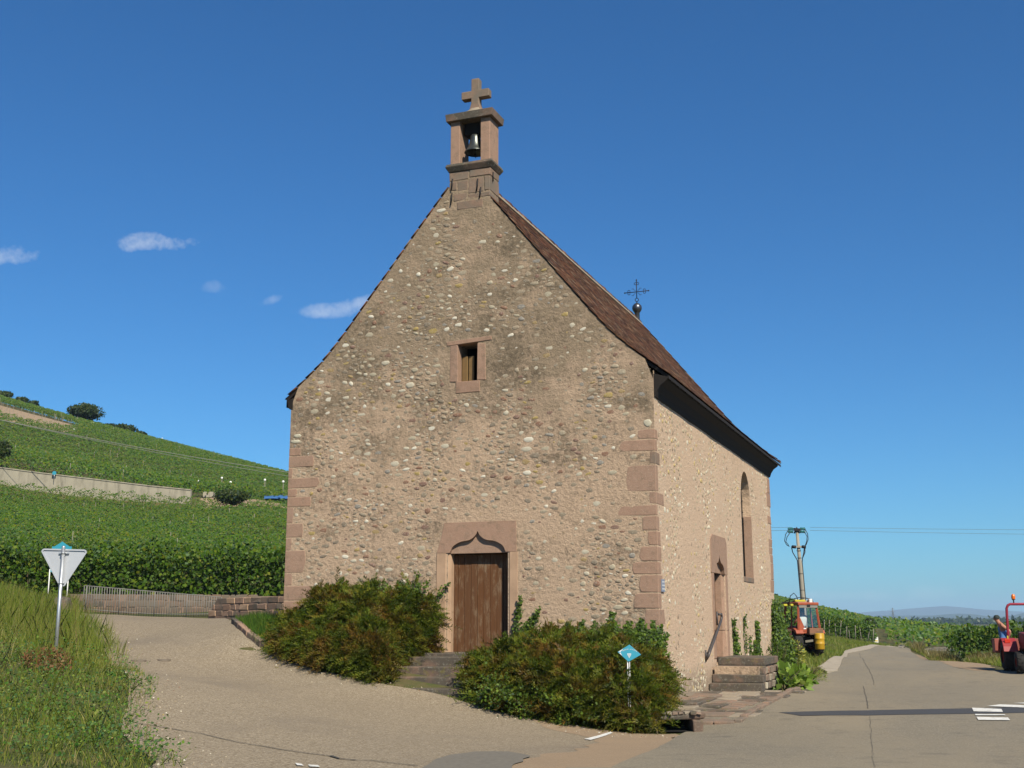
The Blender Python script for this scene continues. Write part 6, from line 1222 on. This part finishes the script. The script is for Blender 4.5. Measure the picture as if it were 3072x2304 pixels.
E_ = [('p', 'w'), ('w', 'c'), ('c', 'n'), ('n', 'h0'), ('h0', 'h1'), ('h1', 'h2'), ('h1', 'nose'), ('c', 'sl'), ('sl', 'el'), ('el', 'hl'), ('hl', 'gl'), ('c', 'sr'), ('sr', 'er'), ('er', 'hr'), ('hr', 'gr'), ('p', 'kl'), ('kl', 'al'), ('al', 'tl'), ('p', 'kr'), ('kr', 'ar'), ('ar', 'tr')]
body('body', J, E_, 'p', SKINM, man)
def wear(name, keys, ed, g_, mat, **over): JJ = {k_: J[k_] for k_ in keys}; JJ.update(over); body(name, {k_: (v[0], v[1], v[2], tuple(x+g_ for x in (v[3] if isinstance(v[3], tuple) else (v[3], v[3])))) for k_, v in JJ.items()}, ed, keys[0], mat, man)
wear('tank_top', ('w', 'c'), [('w', 'c'), ('w', 'b'), ('c', 's1'), ('c', 's2')], .04, simple('blue_cotton', (.10, .24, .52), .8, 0, .12, 9), b=(0, 0, .98, (.15, .125)), s1=(-.10, .085, 1.45, .045), s2=(.10, .085, 1.45, .045))
wear('shorts', ('p', 'kl', 'kr'), [('p', 'kl'), ('p', 'kr')], .02, simple('grey_cloth', (.30, .33, .36), .85, 0, .12, 9))
MB().lathe([(0, .10), (.05, .095), (.09, .06), (.107, .01), (.107, -.02)], (0, .20, 1.69), 16).add([(-.075, .28, 1.685), (.075, .28, 1.685), (.05, .40, 1.67), (-.05, .40, 1.67), (-.075, .28, 1.70), (.075, .28, 1.70), (.05, .40, 1.68), (-.05, .40, 1.68)], [(0, 1, 2, 3), (4, 5, 6, 7), (0, 1, 5, 4), (1, 2, 6, 5), (2, 3, 7, 6), (3, 0, 4, 7)]).build('cap', simple('cap_cloth', (.025, .035, .032), .8), man)

# ------------------------------------------------------------------ haze
hz_ = MB().box((0, 0, 90), (27000, 27000, 200)); hm = bpy.data.materials.new('haze_air'); hm.use_nodes = True; ht = hm.node_tree; ht.nodes.clear()
ho = ht.nodes.new('ShaderNodeOutputMaterial'); pv = ht.nodes.new('ShaderNodeVolumePrincipled'); pv.inputs['Color'].default_value = (.52, .74, 1, 1); pv.inputs['Density'].default_value = 1.15e-4; pv.inputs['Anisotropy'].default_value = 0.0
ht.links.new(pv.outputs[0], ho.inputs['Volume']); hz_.build('haze', hm, None, kind='stuff', label='thin blue summer haze over the plain', cat='haze')
